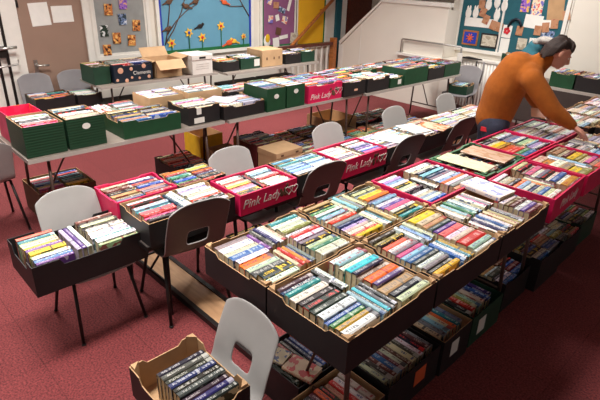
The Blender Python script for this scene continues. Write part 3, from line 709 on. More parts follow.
for i, (y, lab, o) in enumerate(((4.98, 'black tray of pale books first beyond the tan tray', 'black'), (5.50, 'black tray of pale books second beyond the tan tray', 'black'), (6.0, 'black tray of pale books farthest along the near row', 'black'))):
    carton(lab, 'far tray', -1.28, -.86, y+.02, y+.49, Z, .12, o, pal=PALEMIX, group='far trays of the near row')
    carton('left ' + lab.replace('of pale books ', ''), 'far tray', -1.735, -1.30, y-.1+.02, y-.1+.49, Z, .12, o, pal=PALEMIX, group='far trays of the near row')

# --- chairs
def chair_mesh(color, rows=(7, 8), cols=(4, 7)):
    prof = [(.215, .418), (.21, .438), (.185, .447), (.10, .442), (0, .432), (-.10, .430), (-.165, .440), (-.198, .470), (-.216, .515), (-.232, .56), (-.248, .61), (-.264, .66), (-.280, .71), (-.294, .755), (-.303, .79), (-.309, .812)]
    wid = [.185, .195, .200, .203, .203, .200, .196, .193, .193, .193, .193, .193, .192, .191, .189, .186]
    n = 12; vs = []; fs = []
    for i, (x, z) in enumerate(prof):
        for k in range(n+1):
            u = -1+2*k/n; y = u*wid[i]; back = min(1, max(0, (i-6)/3.0))
            cx = x+back*.016*u*u; cz = z+(1-back)*(.012*u*u) if i < 8 else z-max(0, (i-9)/6)**1.5*.055*abs(u)**3.2
            vs.append((cx, y, cz))
    for i in range(len(prof)-1):
        for k in range(n):
            if i in rows and cols[0] <= k <= cols[1]: continue
            fs.append((i*(n+1)+k, i*(n+1)+k+1, (i+1)*(n+1)+k+1, (i+1)*(n+1)+k))
    me = bpy.data.meshes.new('seat_shell'); me.from_pydata(vs, [], fs); me.materials.append(M_[color]); me.materials.append(M_['lgrey' if color == 'taupe' else color])  # lit edge of the taupe shells is coloured in as a light grey rim
    for pz in me.polygons: pz.use_smooth = True
    return me
SHELLS = {k: chair_mesh(k) for k in ('lgrey', 'bluegrey')}; SHELLS['taupe'] = chair_mesh('taupe', (8, 9), (4, 7)); SHELLS['slotted'] = chair_mesh('lgrey', (8, 9), (4, 7))
def leg_mesh(a, b2):
    m = MB(); m.tube([a, b2], .0105, 8); m.ball(b2[:2]+(.008,), (.014, .014, .008)); return m
LEGM = {}
def chair(label, x, y, yaw, color='lgrey', group='stacking chairs', sc=1.0):
    t = thing('stacking_chair', label, 'chair', (x, y, 0), yaw, group); t.scale = (sc, sc, sc)
    o = bpy.data.objects.new('seat_shell', SHELLS[color]); C.objects.link(o); o.parent = t
    s = o.modifiers.new('thick', 'SOLIDIFY'); s.thickness = .012 if color == 'taupe' else .009; s.offset = -1; s.material_offset_rim = 1
    s = o.modifiers.new('sub', 'SUBSURF'); s.levels = 1; s.render_levels = 2
    for sx, nm in ((1, 'f'), (-1, 'r')):
        for sy in (-1, 1):
            if (sx, sy) not in LEGM:
                q = leg_mesh((.10 if sx > 0 else -.12, sy*.165, .418), (.215 if sx > 0 else -.235, sy*.205, .006)).build('leg', 'steel', t); LEGM[(sx, sy)] = q.data
            else:
                q = bpy.data.objects.new('leg', LEGM[(sx, sy)]); C.objects.link(q); q.parent = t
    if 'fr' not in LEGM:
        m = MB()
        for sy in (-1, 1): m.tube([(.11, sy*.165, .414), (-.13, sy*.165, .414)], .0105)
        m.tube([(.05, -.165, .412), (.05, .165, .412)], .009); m.tube([(-.08, -.165, .412), (-.08, .165, .412)], .009)
        q = m.build('seat_frame', 'steel', t); LEGM['fr'] = q.data
    else:
        q = bpy.data.objects.new('seat_frame', LEGM['fr']); C.objects.link(q); q.parent = t
    return t
chair('light grey stacking chair in the foreground holding the box of dark gilt books', -1.34, .785, -PI/2, 'slotted', sc=.94)
chair('light grey chair at the left holding the long black carton', -2.71, .925, 0, 'lgrey', sc=.97)
chair('dark taupe chair pushed in beside the long brown board', -2.53, 1.43, PI-.10, 'taupe', sc=1.05)
chair('dark taupe chair left of the second pink carton', -2.55, 2.53, PI-.08, 'taupe')
chair('dark taupe chair facing away, right of the second pink carton', -2.55, 3.58, PI-.08, 'taupe')
chair('dark taupe chair farthest along the middle row, beside the person', -2.55, 4.48, PI-.08, 'taupe')
chair('light grey chair back behind the first pink carton', -2.60, 2.10, 0, sc=1.02)
chair('light grey chair back behind the second pink carton', -2.60, 3.17, 0, sc=1.02)
chair('light grey chair back behind the loose magazines', -2.60, 4.15, 0, sc=1.02)
chair('light grey chair back farthest along the middle row', -2.60, 5.13, 0, sc=1.02)
chair('light grey chair cut off by the left edge of the picture', -4.42, .765, PI)
chair('blue grey chair in front of the brown door, nearer the handle', -6.34, 1.93, 0, 'bluegrey')
chair('blue grey chair in front of the brown door, under its right edge', -6.32, 2.38, 0, 'bluegrey')
chair('grey chair by the right wall with a green box on its seat', -3.72, 6.98, -PI/2+.15, 'bluegrey')

# --- boxes on chairs
enc = rws(.375, .285, [('y', .02, .80, .10, .98, 'navy*1 navy navy navy navy navy navy navy navy', 'row')])
carton('box of dark navy gilt bound volumes on the foreground chair seat', 'foreground box', -1.55, -1.15, .60, .90, .428, .155, 'black', 'kraft', rows=[('y', -.085, .135, -.11, .17, 'black charcoal black navy black charcoal black navy black', 'row')], notch=.03, deep=.15)
carton('long black carton of books on the light grey chair at the left', 'black carton on the left chair', -2.86, -2.46, .535, 1.165, .452, .18, 'black', 'charcoal' if False else 'black', posts=False, notch=.05,
       rows=rws(.375, .605, [('y', .03, .36, .04, .96, 'coral teal pale_green cream yellow*1.3 purple yellow*1.4 olive white blue purple', 'left row'), ('x', .40, .54, .1, .92, 'lilac purple white', 'middle stack'),
                             ('y', .57, .97, .04, .96, 'brown black cream black white*1.2 white*1.3 white teal white*1.3 pale_green', 'right row')]), deep=.172)
carton('green box on the seat of the grey chair by the right wall', 'green box on the wall chair', -3.86, -3.56, 6.82, 7.12, .452, .13, 'dgreen', 'kraft', pal=BLUES, rz=.15)
carton('black box of books on the chair by the door handle', 'black box by the door', -6.43, -6.08, 1.74, 2.18, .452, .17, 'black', 'brownp', pal=MIX, posts=False)
carton('small black box on the chair at the right of the door', 'small black box', -6.42, -6.10, 2.22, 2.52, .452, .15, 'black', 'kraft', pal=PALEMIX, posts=False)
carton('pink and orange printed carton at the left end of the rear table', 'printed carton at left', -4.58, -4.27, 1.0, 1.26, .72, .23, 'pic_bag', 'pic_bag', rows=None, posts=False, notch=0)

# --- middle row (low tables z .58)
Z = .58
carton('black carton left of the first pink carton, behind the taupe chair', 'middle row black carton', -2.70, -2.34, 1.13, 1.73, Z, .15, rows=rws(.33, .58, [('y', .02, .42, .03, .97, 'white black brown pale_blue teal coral red pink black', 'left row'), ('x', .44, .58, .05, .9, 'navy white white', 'middle stack'), ('y', .60, .98, .03, .97, 'white lilac white cream white red black white', 'right row')]), posts=False)
p = carton('crimson carton with a heart behind the black one, near end of the middle row', 'crimson heart carton', -3.04, -2.715, 1.12, 1.54, Z, .15, 'pink', 'pink', th=.011, over=-.010, posts=False, notch=.01, pal=DARKMIX)
heart(p, '+x', .05, -.05)
carton('black carton of pale spines behind the first pink carton', 'black carton at the back', -2.99, -2.715, 1.56, 1.93, Z, .14, pal=MIX, posts=False)
p = carton('crimson carton with white script lettering, first in the middle row', 'first crimson lettered carton', -2.66, -2.325, 1.76, 2.26, Z, .145, 'pink', 'pink', th=.011, over=-.010, posts=False, notch=.0,
           rows=rws(.31, .48, [('y', .02, .45, .03, .97, 'white cream coral pale_green yellow pink lilac black black', 'left row'), ('x', .47, .53, .05, .9, 'black', 'middle stack'), ('y', .56, .98, .03, .97, 'white pale_blue grey white red white cream white white', 'right row')]))
lettered(p, 'Pink Lady', '+x', .085, dy=-.07, shear=.35); 
def splash(p, dy):
    w = p['_w']; h = p['_h']
    for k in range(7):
        b = MB(); b.ball((w+.001, dy+random.uniform(-.06, .06), h*.5+random.uniform(-.04, .04)), (.0015, random.uniform(.012, .022), random.uniform(.012, .022)))
        part_label(b.build('fruit_print', 'brownp', PAN[p.name]['+x']), 'dark printed apple')
splash(p, .15); heart(p, '+x', .035, .20)
carton('black carton of blue spines between the two lettered crimson cartons', 'blue spined black carton', -2.66, -2.33, 2.28, 2.73, Z, .15, pal=BLUES, posts=False)
p = carton('crimson carton with white script lettering, second in the middle row', 'second crimson lettered carton', -2.66, -2.325, 2.75, 3.30, Z, .15, 'pink', 'pink', th=.011, over=-.010, posts=False, notch=0,
           rows=rws(.31, .53, [('y', .02, .42, .03, .97, 'white cream pale_blue white pale_green white grey cream', 'left row'), ('x', .44, .52, .05, .9, 'cream white', 'middle stack'), ('y', .55, .98, .03, .97, 'white black white lilac navy purple white blue pink', 'right row')]))
lettered(p, 'Pink Lady', '+x', .085, dy=-.08, shear=.35); splash(p, .16); heart(p, '+x', .035, .22)
for i, (y0, y1, lab) in enumerate(((3.32, 3.82, 'black tray of white books just past the second lettered crimson carton'), (3.84, 4.34, 'black tray of flat white books in the middle of the far middle row'), (4.36, 4.86, 'black tray of pale books beside the person, middle row'), (4.88, 5.38, 'black tray of pale books at the far end of the middle row'))):
    carton(lab, 'pale middle row tray', -2.70, -2.33, y0, y1, Z, .13, pal=PALEMIX, posts=False, over=.0)

# --- rear row (z .72)
Z = .72
def crate(label, short, *a, **k):
    k.setdefault('outer', 'ribgreen'); k.setdefault('posts', False); k.setdefault('notch', .0); return carton(label, short, *a, name='crate', **k)
p = crate('ribbed green crate at the left end of the rear row, pink folder inside', 'left end crate', -4.24, -3.86, .98, 1.27, Z, .235, rows=[('y', -.13, .13, -.16, .17, 'cream white green white black*1.5 white red pink*1.6', 'row')])
p = handle_hole(crate('tall ribbed green crate with a round white handle hole, second in the rear row', 'second crate', -4.24, -3.86, 1.29, 1.585, Z, .24, pal=PALEMIX), '+x', .05)
crate('low wide green crate third in the rear row', 'low wide crate', -4.24, -3.85, 1.73, 2.27, Z, .15, outer='green', notch=.03, pal=DARKMIX)
p = carton('black carton with white stickers in the middle of the rear row', 'stickered black carton', -4.22, -3.86, 2.36, 2.70, Z, .165, pal=PALEMIX, posts=False, notch=.02)
sticker(p, 'whitecard', '+x', -.06, .04, .025, .03); sticker(p, 'whitecard', '+x', -.06, -.045, .055, .025)
carton('wide black carton with brown rim right of the stickered one', 'brown rimmed black carton', -4.20, -3.82, 2.72, 3.22, Z, .13, pal=PALEMIX, notch=.03)
handle_hole(crate('tall green crate left of the pair by the pink carton', 'left tall crate', -4.18, -3.80, 3.24, 3.49, Z, .235, outer='green', pal=BLUES), '+x', .03, True)
handle_hole(crate('tall green crate touching the pink carton of the rear row', 'right tall crate', -4.18, -3.80, 3.51, 3.77, Z, .235, outer='green', pal=PALEMIX), '+x', .05, True)
p = carton('crimson lettered carton in the rear row', 'rear crimson carton', -4.16, -3.79, 3.82, 4.36, Z, .19, 'pink', 'pink', th=.011, over=-.010, posts=False, notch=.02, pal=MIX)
lettered(p, 'Pink Lady', '+x', .085, dy=-.08, dz=-.03, shear=.35); splash(p, .14); heart(p, '+x', .04, .21)
p = carton('black carton with a pale sticker just right of the rear crimson carton', 'rear black carton', -4.14, -3.77, 4.38, 4.76, Z, .17, pal=MIX, posts=False); sticker(p, 'peach', '+x', .02, -.02, .03, .012)
carton('notched black carton with white papers in the rear row', 'notched black carton', -4.14, -3.76, 4.79, 5.22, Z, .17, pal=PALEMIX, posts=False, notch=.04)
p = carton('small dark green carton with a white label in the rear row', 'labelled green carton', -4.13, -3.75, 5.24, 5.50, Z, .13, 'green', 'kraft', pal=MIX, posts=False); sticker(p, 'whitecard', '+x', .06, 0, .035, .03)
crate('tall green crate of red spines right of the labelled green carton', 'red spined crate', -4.12, -3.74, 5.53, 6.06, Z, .21, outer='green', pal=DARKMIX)
carton('black carton between the two green crates at the right end', 'right end black carton', -4.12, -3.74, 6.08, 6.48, Z, .17, pal=MIX, posts=False, notch=.02)
crate('green crate at the right end of the rear row', 'right end crate', -4.12, -3.74, 6.50, 6.92, Z, .18, outer='green', pal=MIX)
# back line of the rear row
carton('flat brown tray of pink and white books behind the green crates', 'flat brown tray', -4.60, -4.26, 1.50, 2.16, Z, .13, 'kraft', 'kraft', pal=['pink', 'white', 'cream', 'red', 'grey', 'white'], posts=False)
carton('kraft box of white spines behind the low wide green crate', 'left kraft box', -4.60, -4.26, 2.20, 2.56, Z, .20, 'tan', 'tan', pal=PALEMIX, posts=False, notch=0)
carton('kraft box with a red spine among white ones, behind the stickered carton', 'right kraft box', -4.60, -4.24, 2.60, 3.0, Z, .20, 'tan', 'tan', pal=['white', 'cream', 'red', 'black', 'white', 'grey'], posts=False, notch=0)
for i, (y0, y1, o, lab) in enumerate(((3.05, 3.5, 'black', 'black carton of magazines behind the brown rimmed one'), (3.55, 4.0, 'kraft', 'brown carton behind the two tall green crates'), (4.05, 4.5, 'black', 'black carton behind the rear crimson carton'),
                                      (4.55, 5.0, 'pink', 'crimson carton behind the rear black carton'), (5.05, 5.5, 'green', 'green carton behind the notched black one'), (5.55, 6.0, 'brownp', 'dark brown carton behind the red spined crate'), (6.05, 6.5, 'black', 'black carton behind the right end black carton'), (6.52, 6.9, 'black', 'black carton with raised flap at the far rear corner'))):
    carton(lab, 'back line carton', -4.52, -4.19, y0, y1, Z, .16, o, pal=MIX, posts=False)

# --- table along the left wall
crate('dark green crate at the left end of the wall table', 'dark green wall crate', -6.35, -5.97, 2.40, 2.60, Z, .21, outer='dgreen', pal=DARKMIX)
p = carton('navy carton with peach dots and white lettering on the wall table', 'dotted navy carton', -6.32, -5.93, 2.63, 3.14, Z, .22, 'navy', 'kraft', pal=DARKMIX, posts=False, notch=.03)
b = MB()
for dy, dz, r in ((-.17, .035, .036), (-.03, .045, .022), (.14, .065, .028), (-.22, -.075, .018), (-.1, -.09, .024), (-.03, -.06, .016), (.07, -.075, .016), (.2, -.07, .022)):
    b = MB(); b.ball((p['_w']+.001, dy, p['_h']/2+dz), (.0015, r, r)); b.build('dot_print', 'peach', PAN[p.name]['+x'])
lettered(p, 'Clements', '+x', .062, dy=.11, dz=-.01, shear=0)
t = thing('cardboard_box', 'open kraft box with flaps folded out on the wall table', 'box', (-6.10, 3.38, Z))
b = MB(); w, d, h = .17, .19, .22; b.box(-w, w, -d, d, .0, .005); b.build('base', 'tan', t)
for nm, a in (('end_panel', (w-.005, w, -d, d)), ('end_panel', (-w, -w+.005, -d, d)), ('side_panel', (-w, w, -d, -d+.005)), ('side_panel', (-w, w, d-.005, d))):
    b = MB(); b.box(*a, .005, h); b.build(nm, 'tan', t)
def flap(M, l, wd):
    b = MB(); b.box(-l, l, 0, wd, -.002, .002, 0, M); b.build('flap', 'tan', t)
flap(Matrix.Translation((0, -d, h)) @ Matrix.Rotation(PI, 4, 'Z') @ Matrix.Rotation(-.3, 4, 'X'), w, .15)
flap(Matrix.Translation((0, d, h)) @ Matrix.Rotation(.25, 4, 'X'), w, .13)
flap(Matrix.Translation((w, 0, h)) @ Matrix.Rotation(-PI/2, 4, 'Z') @ Matrix.Rotation(-.75, 4, 'X'), d, .15)
flap(Matrix.Translation((-w, 0, h)) @ Matrix.Rotation(PI/2, 4, 'Z') @ Matrix.Rotation(.9, 4, 'X'), d, .14)
t = thing('archive_box', 'white archive box with a lid and a handle slot on the wall table', 'box', (-6.02, 3.84, Z))
b = MB(); b.box(-.17, .17, -.16, .16, 0, .22); b.build('body', 'whitecard', t, bevel=.004)
b = MB(); b.box(-.176, .176, -.166, .166, .19, .255); b.build('lid', 'whitecard', t, bevel=.004)
b = MB(); b.box(.176, .178, -.05, .05, .205, .232); part_label(b.build('handle_slot', 'black', t), 'black handle slot')
for dz in (.13, .10, .07):
    b = MB(); b.box(.170, .1712, -.10, .10, dz, dz+.003); b.build('ruled_line', 'ttop', t)
carton('black carton right of the white archive box', 'wall black carton', -6.15, -5.80, 4.14, 4.42, Z, .14, pal=MIX, posts=False)
p = carton('dark green carton with a white label on the wall table', 'labelled wall carton', -6.15, -5.80, 4.45, 4.80, Z, .16, 'dgreen', 'kraft', pal=BLUES, posts=False); sticker(p, 'whitecard', '+x', .12, 0, .05, .05)
t = thing('archive_box', 'tan cardboard archive box with three small holes on the wall table', 'box', (-5.97, 5.04, Z))
b = MB(); b.box(-.18, .18, -.20, .20, 0, .24); b.build('body', 'tan', t, bevel=.004)
for dy in (-.11, .03, .13):
    b = MB(); b.box(.18, .182, dy-.012, dy+.012, .10, .135); b.build('handle_slot', 'brownp', t)
carton('black carton right of the tan archive box', 'wall black carton two', -6.15, -5.78, 5.30, 5.62, Z, .15, pal=MIX, posts=False)
carton('dark green carton at the right end of the wall table', 'right end wall carton', -6.15, -5.78, 5.65, 5.93, Z, .17, 'dgreen', 'kraft', pal=PALEMIX, posts=False)
sheet('card', 'white card with a red spot standing at the mauve board foot', 'card', 'paper', 5.84, 5.98, .82, .98, rot=.1, off=.045)
sheet('picture', 'pale picture with a brown figure leaning under the yellow board', 'picture', 'pic_cream', 6.24, 6.42, .86, 1.04, rot=-.08, off=.05)
# made-up trunks that fill the dark space under the wall table
for i, (y0, y1, lab) in enumerate(((2.5, 3.1, 'dark filler trunk under the polka dot carton'), (3.2, 3.9, 'dark filler trunk under the white archive box'), (4.35, 5.1, 'dark filler trunk under the tan archive box'), (5.15, 5.8, 'dark filler trunk at the right end under the wall table'))):
    t = thing('filler_trunk', lab, 'trunk', (-6.12, (y0+y1)/2, 0), group='filler trunks under the wall table'); w = (y1-y0)/2
    b = MB(); b.box(-.2, .2, -w, w, 0, .42); b.build('body', 'skirt', t, bevel=.01)
    b = MB(); b.box(-.21, .21, -w-.01, w+.01, .42, .47); b.build('lid', 'skirt', t, bevel=.01)
    b = MB(); b.box(.21, .218, -.04, .04, .38, .45); b.build('latch', 'chrome', t)

# --- right wall table
Z = .76
for i, (x0, x1, o, lab) in enumerate(((-2.48, -2.18, 'green', 'green carton on the right wall table behind the head'), (-2.16, -1.84, 'black', 'black carton on the right wall table'), (-1.82, -1.5, 'pink', 'crimson carton at the right of the right wall table'))):
    carton(lab, 'right wall carton', x0, x1, 7.0, 7.42, Z, .19, o, pal=MIX, posts=False)
carton('dark green box on the radiator shelf beside the person', 'radiator box', -3.42, -3.16, YW-.19, YW-.03, .872, .15, 'dgreen', 'kraft', rows=None, posts=False)

# --- floor boxes under the near row
f1 = carton('low box of red and blue books on the floor by the foreground chair', 'red book floor box', -1.60, -1.26, 1.28, 1.60, 0, .22, 'black', 'black', posts=False, notch=0,
       rows=[('x', -.15, .14, -.14, .14, 'black orange maroon charcoal red charcoal navy blue orange tan', 'row')])
carton('low box of dark books on the floor under the near corner carton', 'corner floor box', -1.24, -.96, 1.20, 1.57, 0, .21, 'black', 'kraft', posts=False, notch=0, rows=[('x', -.11, .12, -.16, .16, 'cream black maroon orange black tan red white cream', 'row')])
f = carton('black floor box with an orange label under the near row', 'orange label floor box', -1.30, -.96, 1.60, 2.06, 0, .23, 'black', 'black', posts=False, notch=.0, rows=[('x', -.13, .14, -.21, .21, 'cream charcoal brown blue*1.3 maroon cream brown cream*1.3 charcoal white black brown grey', 'row')]); sticker(f, 'orange', '+x', .05, .02, .05, .05, lab='orange label')
f = carton('black floor box with a white label beside the orange labelled one', 'white label floor box', -1.30, -.95, 2.08, 2.38, 0, .24, 'black', 'kraft', posts=False, notch=0, rows=[('x', -.14, .14, -.13, .13, 'cream grey pale_blue cream orange teal grey', 'row')]); sticker(f, 'whitecard', '+x', -.02, .02, .04, .05)
f = carton('dark green floor box with a white label under the near row', 'green floor box', -1.32, -.96, 2.42, 2.80, 0, .22, 'dgreen', 'dgreen', posts=False, notch=.0, rows=[('x', -.14, .14, -.16, .16, 'black red olive pale_green cream navy blue navy', 'row')]); sticker(f, 'whitecard', '+x', -.06, .0, .045, .055)
carton('dark floor box with a pink cover inside, behind the green floor box', 'pink cover floor box', -1.34, -.99, 2.90, 3.28, 0, .22, 'black', 'black', posts=False, pal=DARKMIX, rows='auto')
carton('black floor crate of old books below the lettered crimson carton', 'old book floor crate', -1.28, -.94, 3.32, 3.74, 0, .26, 'black', 'black', posts=False, pal=DARKMIX)
carton('dark floor box next to last along the near row', 'next to last floor box', -1.28, -.96, 3.80, 4.18, 0, .22, 'black', 'black', posts=False, pal=DARKMIX)
carton('dark green floor box farthest along the near row', 'farthest floor box', -1.30, -.98, 4.22, 4.62, 0, .22, 'dgreen', 'dgreen', posts=False, pal=DARKMIX)
# floor boxes between the middle and near rows
carton('floor box under the grey chair behind the first lettered carton', 'aisle floor box', -2.75, -2.43, 1.94, 2.26, 0, .2, 'black', 'black', posts=False, pal=MIX)
p = carton('small crimson carton on the floor under the first lettered carton', 'aisle crimson carton', -2.74, -2.40, 2.38, 2.69, 0, .26, 'pink', 'pink', th=.011, over=-.010, posts=False, pal=DARKMIX); lettered(p, 'Pink', '+x', .10)
carton('floor box of pale teal books under the grey chair by the second lettered carton', 'teal aisle box', -2.75, -2.43, 3.01, 3.33, 0, .2, 'black', 'black', posts=False, pal=BLUES)
carton('floor box of dark books under the second lettered carton', 'dark aisle box', -2.74, -2.42, 3.42, 3.74, 0, .2, 'black', 'black', posts=False, pal=DARKMIX)
carton('dark green floor box in the aisle by the far taupe chair', 'green aisle box', -2.26, -1.96, 3.86, 4.14, 0, .3, 'dgreen', 'dgreen', posts=False, pal=DARKMIX)
# floor boxes in the space behind the middle row
carton('open brown box on the floor under the left end of the rear table', 'box under the rear table', -4.66, -4.22, 1.10, 1.58, 0, .27, 'brownp', 'kraft', posts=False, notch=0, rows=[('y', -.21, .0, -.17, .17, 'white coral grey pink pale_blue blue tan yellow pink red', 'row'), ('y', .02, .22, -.17, .17, None, 'row')])
p = carton('black box on the carpet under the rear table, orange covers inside', 'black box on carpet', -4.55, -4.12, 2.34, 2.72, 0, .23, 'black', 'black', posts=False, pal=['orange', 'cream', 'black', 'coral']); sticker(p, 'whitecard', '+x', .05, -.03, .05, .02)
carton('yellow box standing on the floor under the rear table', 'yellow floor box', -4.80, -4.48, 2.86, 3.16, 0, .36, 'yellow', 'kraft', rows=None, posts=False, notch=0)
carton('brown cardboard box beside the yellow one on the floor', 'brown box by yellow', -4.44, -4.14, 2.90, 3.20, 0, .24, 'kraft', 'kraft', posts=False, notch=0, rows=None)
carton('maroon sided box of dark spines on the floor behind the taped brown box', 'maroon floor box', -4.44, -4.02, 3.28, 3.66, 0, .30, 'maroon', 'maroon', posts=False, pal=DARKMIX)
t = thing('cardboard_box', 'closed tan cardboard box with hand holes on the floor', 'box', (-3.86, 3.48, 0), .02)
b = MB(); b.box(-.15, .15, -.19, .19, 0, .27); b.build('body', 'tan', t, bevel=.004)
b = MB(); b.box(-.155, .155, -.195, .195, .225, .285); b.build('lid', 'tan', t, bevel=.003)
for dy in (-.11, .11):
    b = MB(); b.box(.155, .157, dy-.02, dy+.02, .24, .26); b.build('hand_hole', 'brownp', t)
fl = []
for (x, y, o, lab) in ((-4.30, 3.92, 'black', 'black floor box first behind the tan box'), (-3.86, 3.95, 'black', 'black floor box touching the tan box'), (-4.30, 4.38, 'black', 'dark floor box under the rear crimson carton'), (-3.84, 4.42, 'kraft', 'brown floor box under the rear crimson carton'),
                       (-4.30, 5.34, 'black', 'black floor box under the notched rear carton'), (-3.82, 4.88, 'dgreen', 'green floor box with orange covers'), (-3.80, 5.36, 'kraft', 'pale brown floor box right of the green one'), (-4.28, 5.82, 'maroon', 'dark red floor box far under the rear table'),
                       (-3.36, 4.42, 'black', 'black floor box in the gap before the magazines'), (-3.36, 4.90, 'maroon', 'maroon floor box in the gap beside the green one'), (-3.30, 5.38, 'black', 'black floor box in the gap near the far chair'), (-3.78, 5.84, 'black', 'black floor box below the red spined crate'), (-3.30, 5.86, 'kraft', 'brown floor box farthest in the gap')):
    carton(lab, 'gap floor box', x-.2, x+.2, y-.21, y+.21, 0, .2, o, 'brownp' if o == 'black' else 'kraft', posts=False, pal=DARKMIX if o != 'dgreen' else ['orange', 'coral', 'olive', 'green'])
carton('large open brown box on the floor below the tall green crates', 'large brown floor box', -4.62, -4.14, 4.64, 5.10, 0, .3, 'kraft', 'kraft', rows=None, posts=False, notch=0)

# brown board on the floor
t = thing('floor_board', 'narrow brown board with black edges lying on the red carpet', 'board', (-2.13, 1.49, 0))
b = MB(); b.box(-1.0, .56, -.085, .085, .012, .03); b.build('panel', 'board', t)
b = MB()
for a in ((-1.02, .58, -.115, -.085), (-1.02, .58, .085, .115)): b.box(*a, 0, .04)
b.build('edge_rail', 'steel', t)
for x in (-1.02, .56):
    b = MB(); b.box(x, x+.02, -.085, .085, 0, .04); b.build('end_rail', 'steel', t)

# flat magazines / loose books lying on things
def flat(label, x, y, z, L, Wd, T, rz, cn, name='book', hue=None):
    """a book lying flat: cover boards top and bottom, pages between"""
    t = thing(name, label, 'book', (x, y, z), rz)
    bk = dict(L=L, T=T, H=Wd, col=(*lin(jit(CN[cn])), random.random()), ink=(*lin(hue or (150, 140, 120)), .5))
    M = Matrix.Rotation(PI/2, 4, 'X'); M = Matrix.Translation((0, Wd/2, T/2+.0003)) @ M
    make_book(bk, t, M)
    return t
def make_book(bk, parent=None, M=None, name='cover'):
    vs, fs, uv, pv, pf = book_geo(bk)
    me = bpy.data.meshes.new(name); me.from_pydata(vs, [], fs); me.materials.append(M_['cover'])
    ul = me.uv_layers.new(name='UVMap'); i = 0
    for q in uv:
        for w in q: ul.data[i].uv = w; i += 1
    for nm in ('col', 'ink'):
        a = me.color_attributes.new(nm, 'FLOAT_COLOR', 'CORNER')
        for k in range(i): a.data[k].color = bk[nm]
    if M: me.transform(M)
    o = bpy.data.objects.new(name, me); C.objects.link(o)
    if parent: o.parent = parent
    mp = bpy.data.meshes.new('pages'); mp.from_pydata(pv, [], pf); mp.materials.append(M_['pages'])
    if M: mp.transform(M)
    p = bpy.data.objects.new('pages', mp); C.objects.link(p); p.parent = parent or o
    return o
flat('large flat magazine with a tan picture cover on the leaf green carton', -1.50, 3.38, .872, .33, .20, .012, .05, 'tan', 'magazine', (166, 122, 84))
flat('pale flat magazine at the front of the leaf green carton', -1.52, 3.10, .872, .36, .17, .008, .05, 'cream', 'magazine', (196, 176, 150))
flat('white patterned hardback lying on the third carton right of the crimson hearts one', -1.19, 2.77, .863, .27, .17, .03, -.1, 'white', 'book', (150, 160, 210))
flat('white flat magazine on the tray just past the second crimson carton', -2.50, 3.56, .712, .28, .21, .008, .3, 'white', 'magazine', (200, 200, 205))
flat('white glossy magazine on the middle row beside the loose trays', -2.53, 3.98, .712, .28, .21, .008, -.2, 'white', 'magazine', (180, 200, 215))
flat('white and orange magazine on the middle row beside the far chair backs', -2.45, 4.20, .712, .27, .20, .010, .2, 'cream', 'magazine', (210, 110, 60))
flat('red lettered paperback lying flat on the red book floor box', -1.335, 1.375, .222, .17, .115, .02, .2, 'cream', 'book', (204, 70, 70))
flat('blue circle paperback lying flat on the red book floor box', -1.50, 1.345, .222, .14, .10, .018, .3, 'cream', 'book', (70, 86, 138))
flat('white papers spilling over the kraft boxes in the rear row', -4.05, 2.86, .852, .27, .2, .01, .5, 'white', 'magazine', (170, 190, 210))

# ------------------------------------------------------------------ person
def cap_chain(b, pts, n=14):
    """round-ended tapering limb: (x, y, z, r) list"""
    for i, p in enumerate(pts): b.ball(p[:3], p[3], nu=n, nv=8)
    for i in range(len(pts)-1):
        a, c = Vector(pts[i][:3]), Vector(pts[i+1][:3]); k = max(2, int((c-a).length/.03))
        q = [a.lerp(c, t/k) for t in range(k+1)]; r = [pts[i][3]+(pts[i+1][3]-pts[i][3])*t/k for t in range(k+1)]
        b.tube(q, r, n)
def remeshed(b, name, m, parent, voxel, smooth=6):
    o = b.build(name, m, parent)
    r = o.modifiers.new('fuse', 'REMESH'); r.mode = 'VOXEL'; r.voxel_size = voxel; r.use_smooth_shade = True
    s = o.modifiers.new('smooth', 'SMOOTH'); s.factor = .5; s.iterations = smooth
    return o
P0 = thing('person', 'person in a mustard jumper bending over the cartons and reaching into one', 'person', (-1.93, 4.22, 0))
off = Vector((-1.93, 4.22, 0))
def L_(p): return tuple(Vector(p[:3])-off)+tuple(p[3:])
fd = Vector((.72, .60, 0)).normalized(); rt = Vector((fd.y, -fd.x, 0))   # facing and right-hand directions
pel = Vector((-1.90, 4.25, .90)); up_c = Vector((-1.70, 4.25, 1.34)); neck = Vector((-1.60, 4.285, 1.45)); head = Vector((-1.505, 4.315, 1.515))
rs = Vector((-1.60, 4.13, 1.315)); ls = Vector((-1.80, 4.40, 1.35))
re_, rw = Vector((-1.415, 4.19, 1.10)), Vector((-1.25, 4.27, .985))
le_, lw = Vector((-1.74, 4.58, 1.12)), Vector((-1.62, 4.50, 1.02))
def arm(b, S, E, Wr, k=1.0): cap_chain(b, [L_((*S, .058*k)), L_((*S.lerp(E, .5), .05*k)), L_((*E, .043*k)), L_((*E.lerp(Wr, .35), .042*k)), L_((*Wr, .029*k))])
body = MB()
cap_chain(body, [L_((*pel, .12)), L_((*(pel.lerp(up_c, .5)+Vector((-.04, 0, .03))), .10)), L_((*(up_c-Vector((.03, 0, 0))), .10))])
cap_chain(body, [L_((*rs, .06)), L_((*up_c, .09)), L_((*ls, .06))])
cap_chain(body, [L_((*up_c, .075)), L_((*neck, .056)), L_((*(neck.lerp(head, .6)), .054))])
arm(body, rs, re_, rw); arm(body, ls, le_, lw)
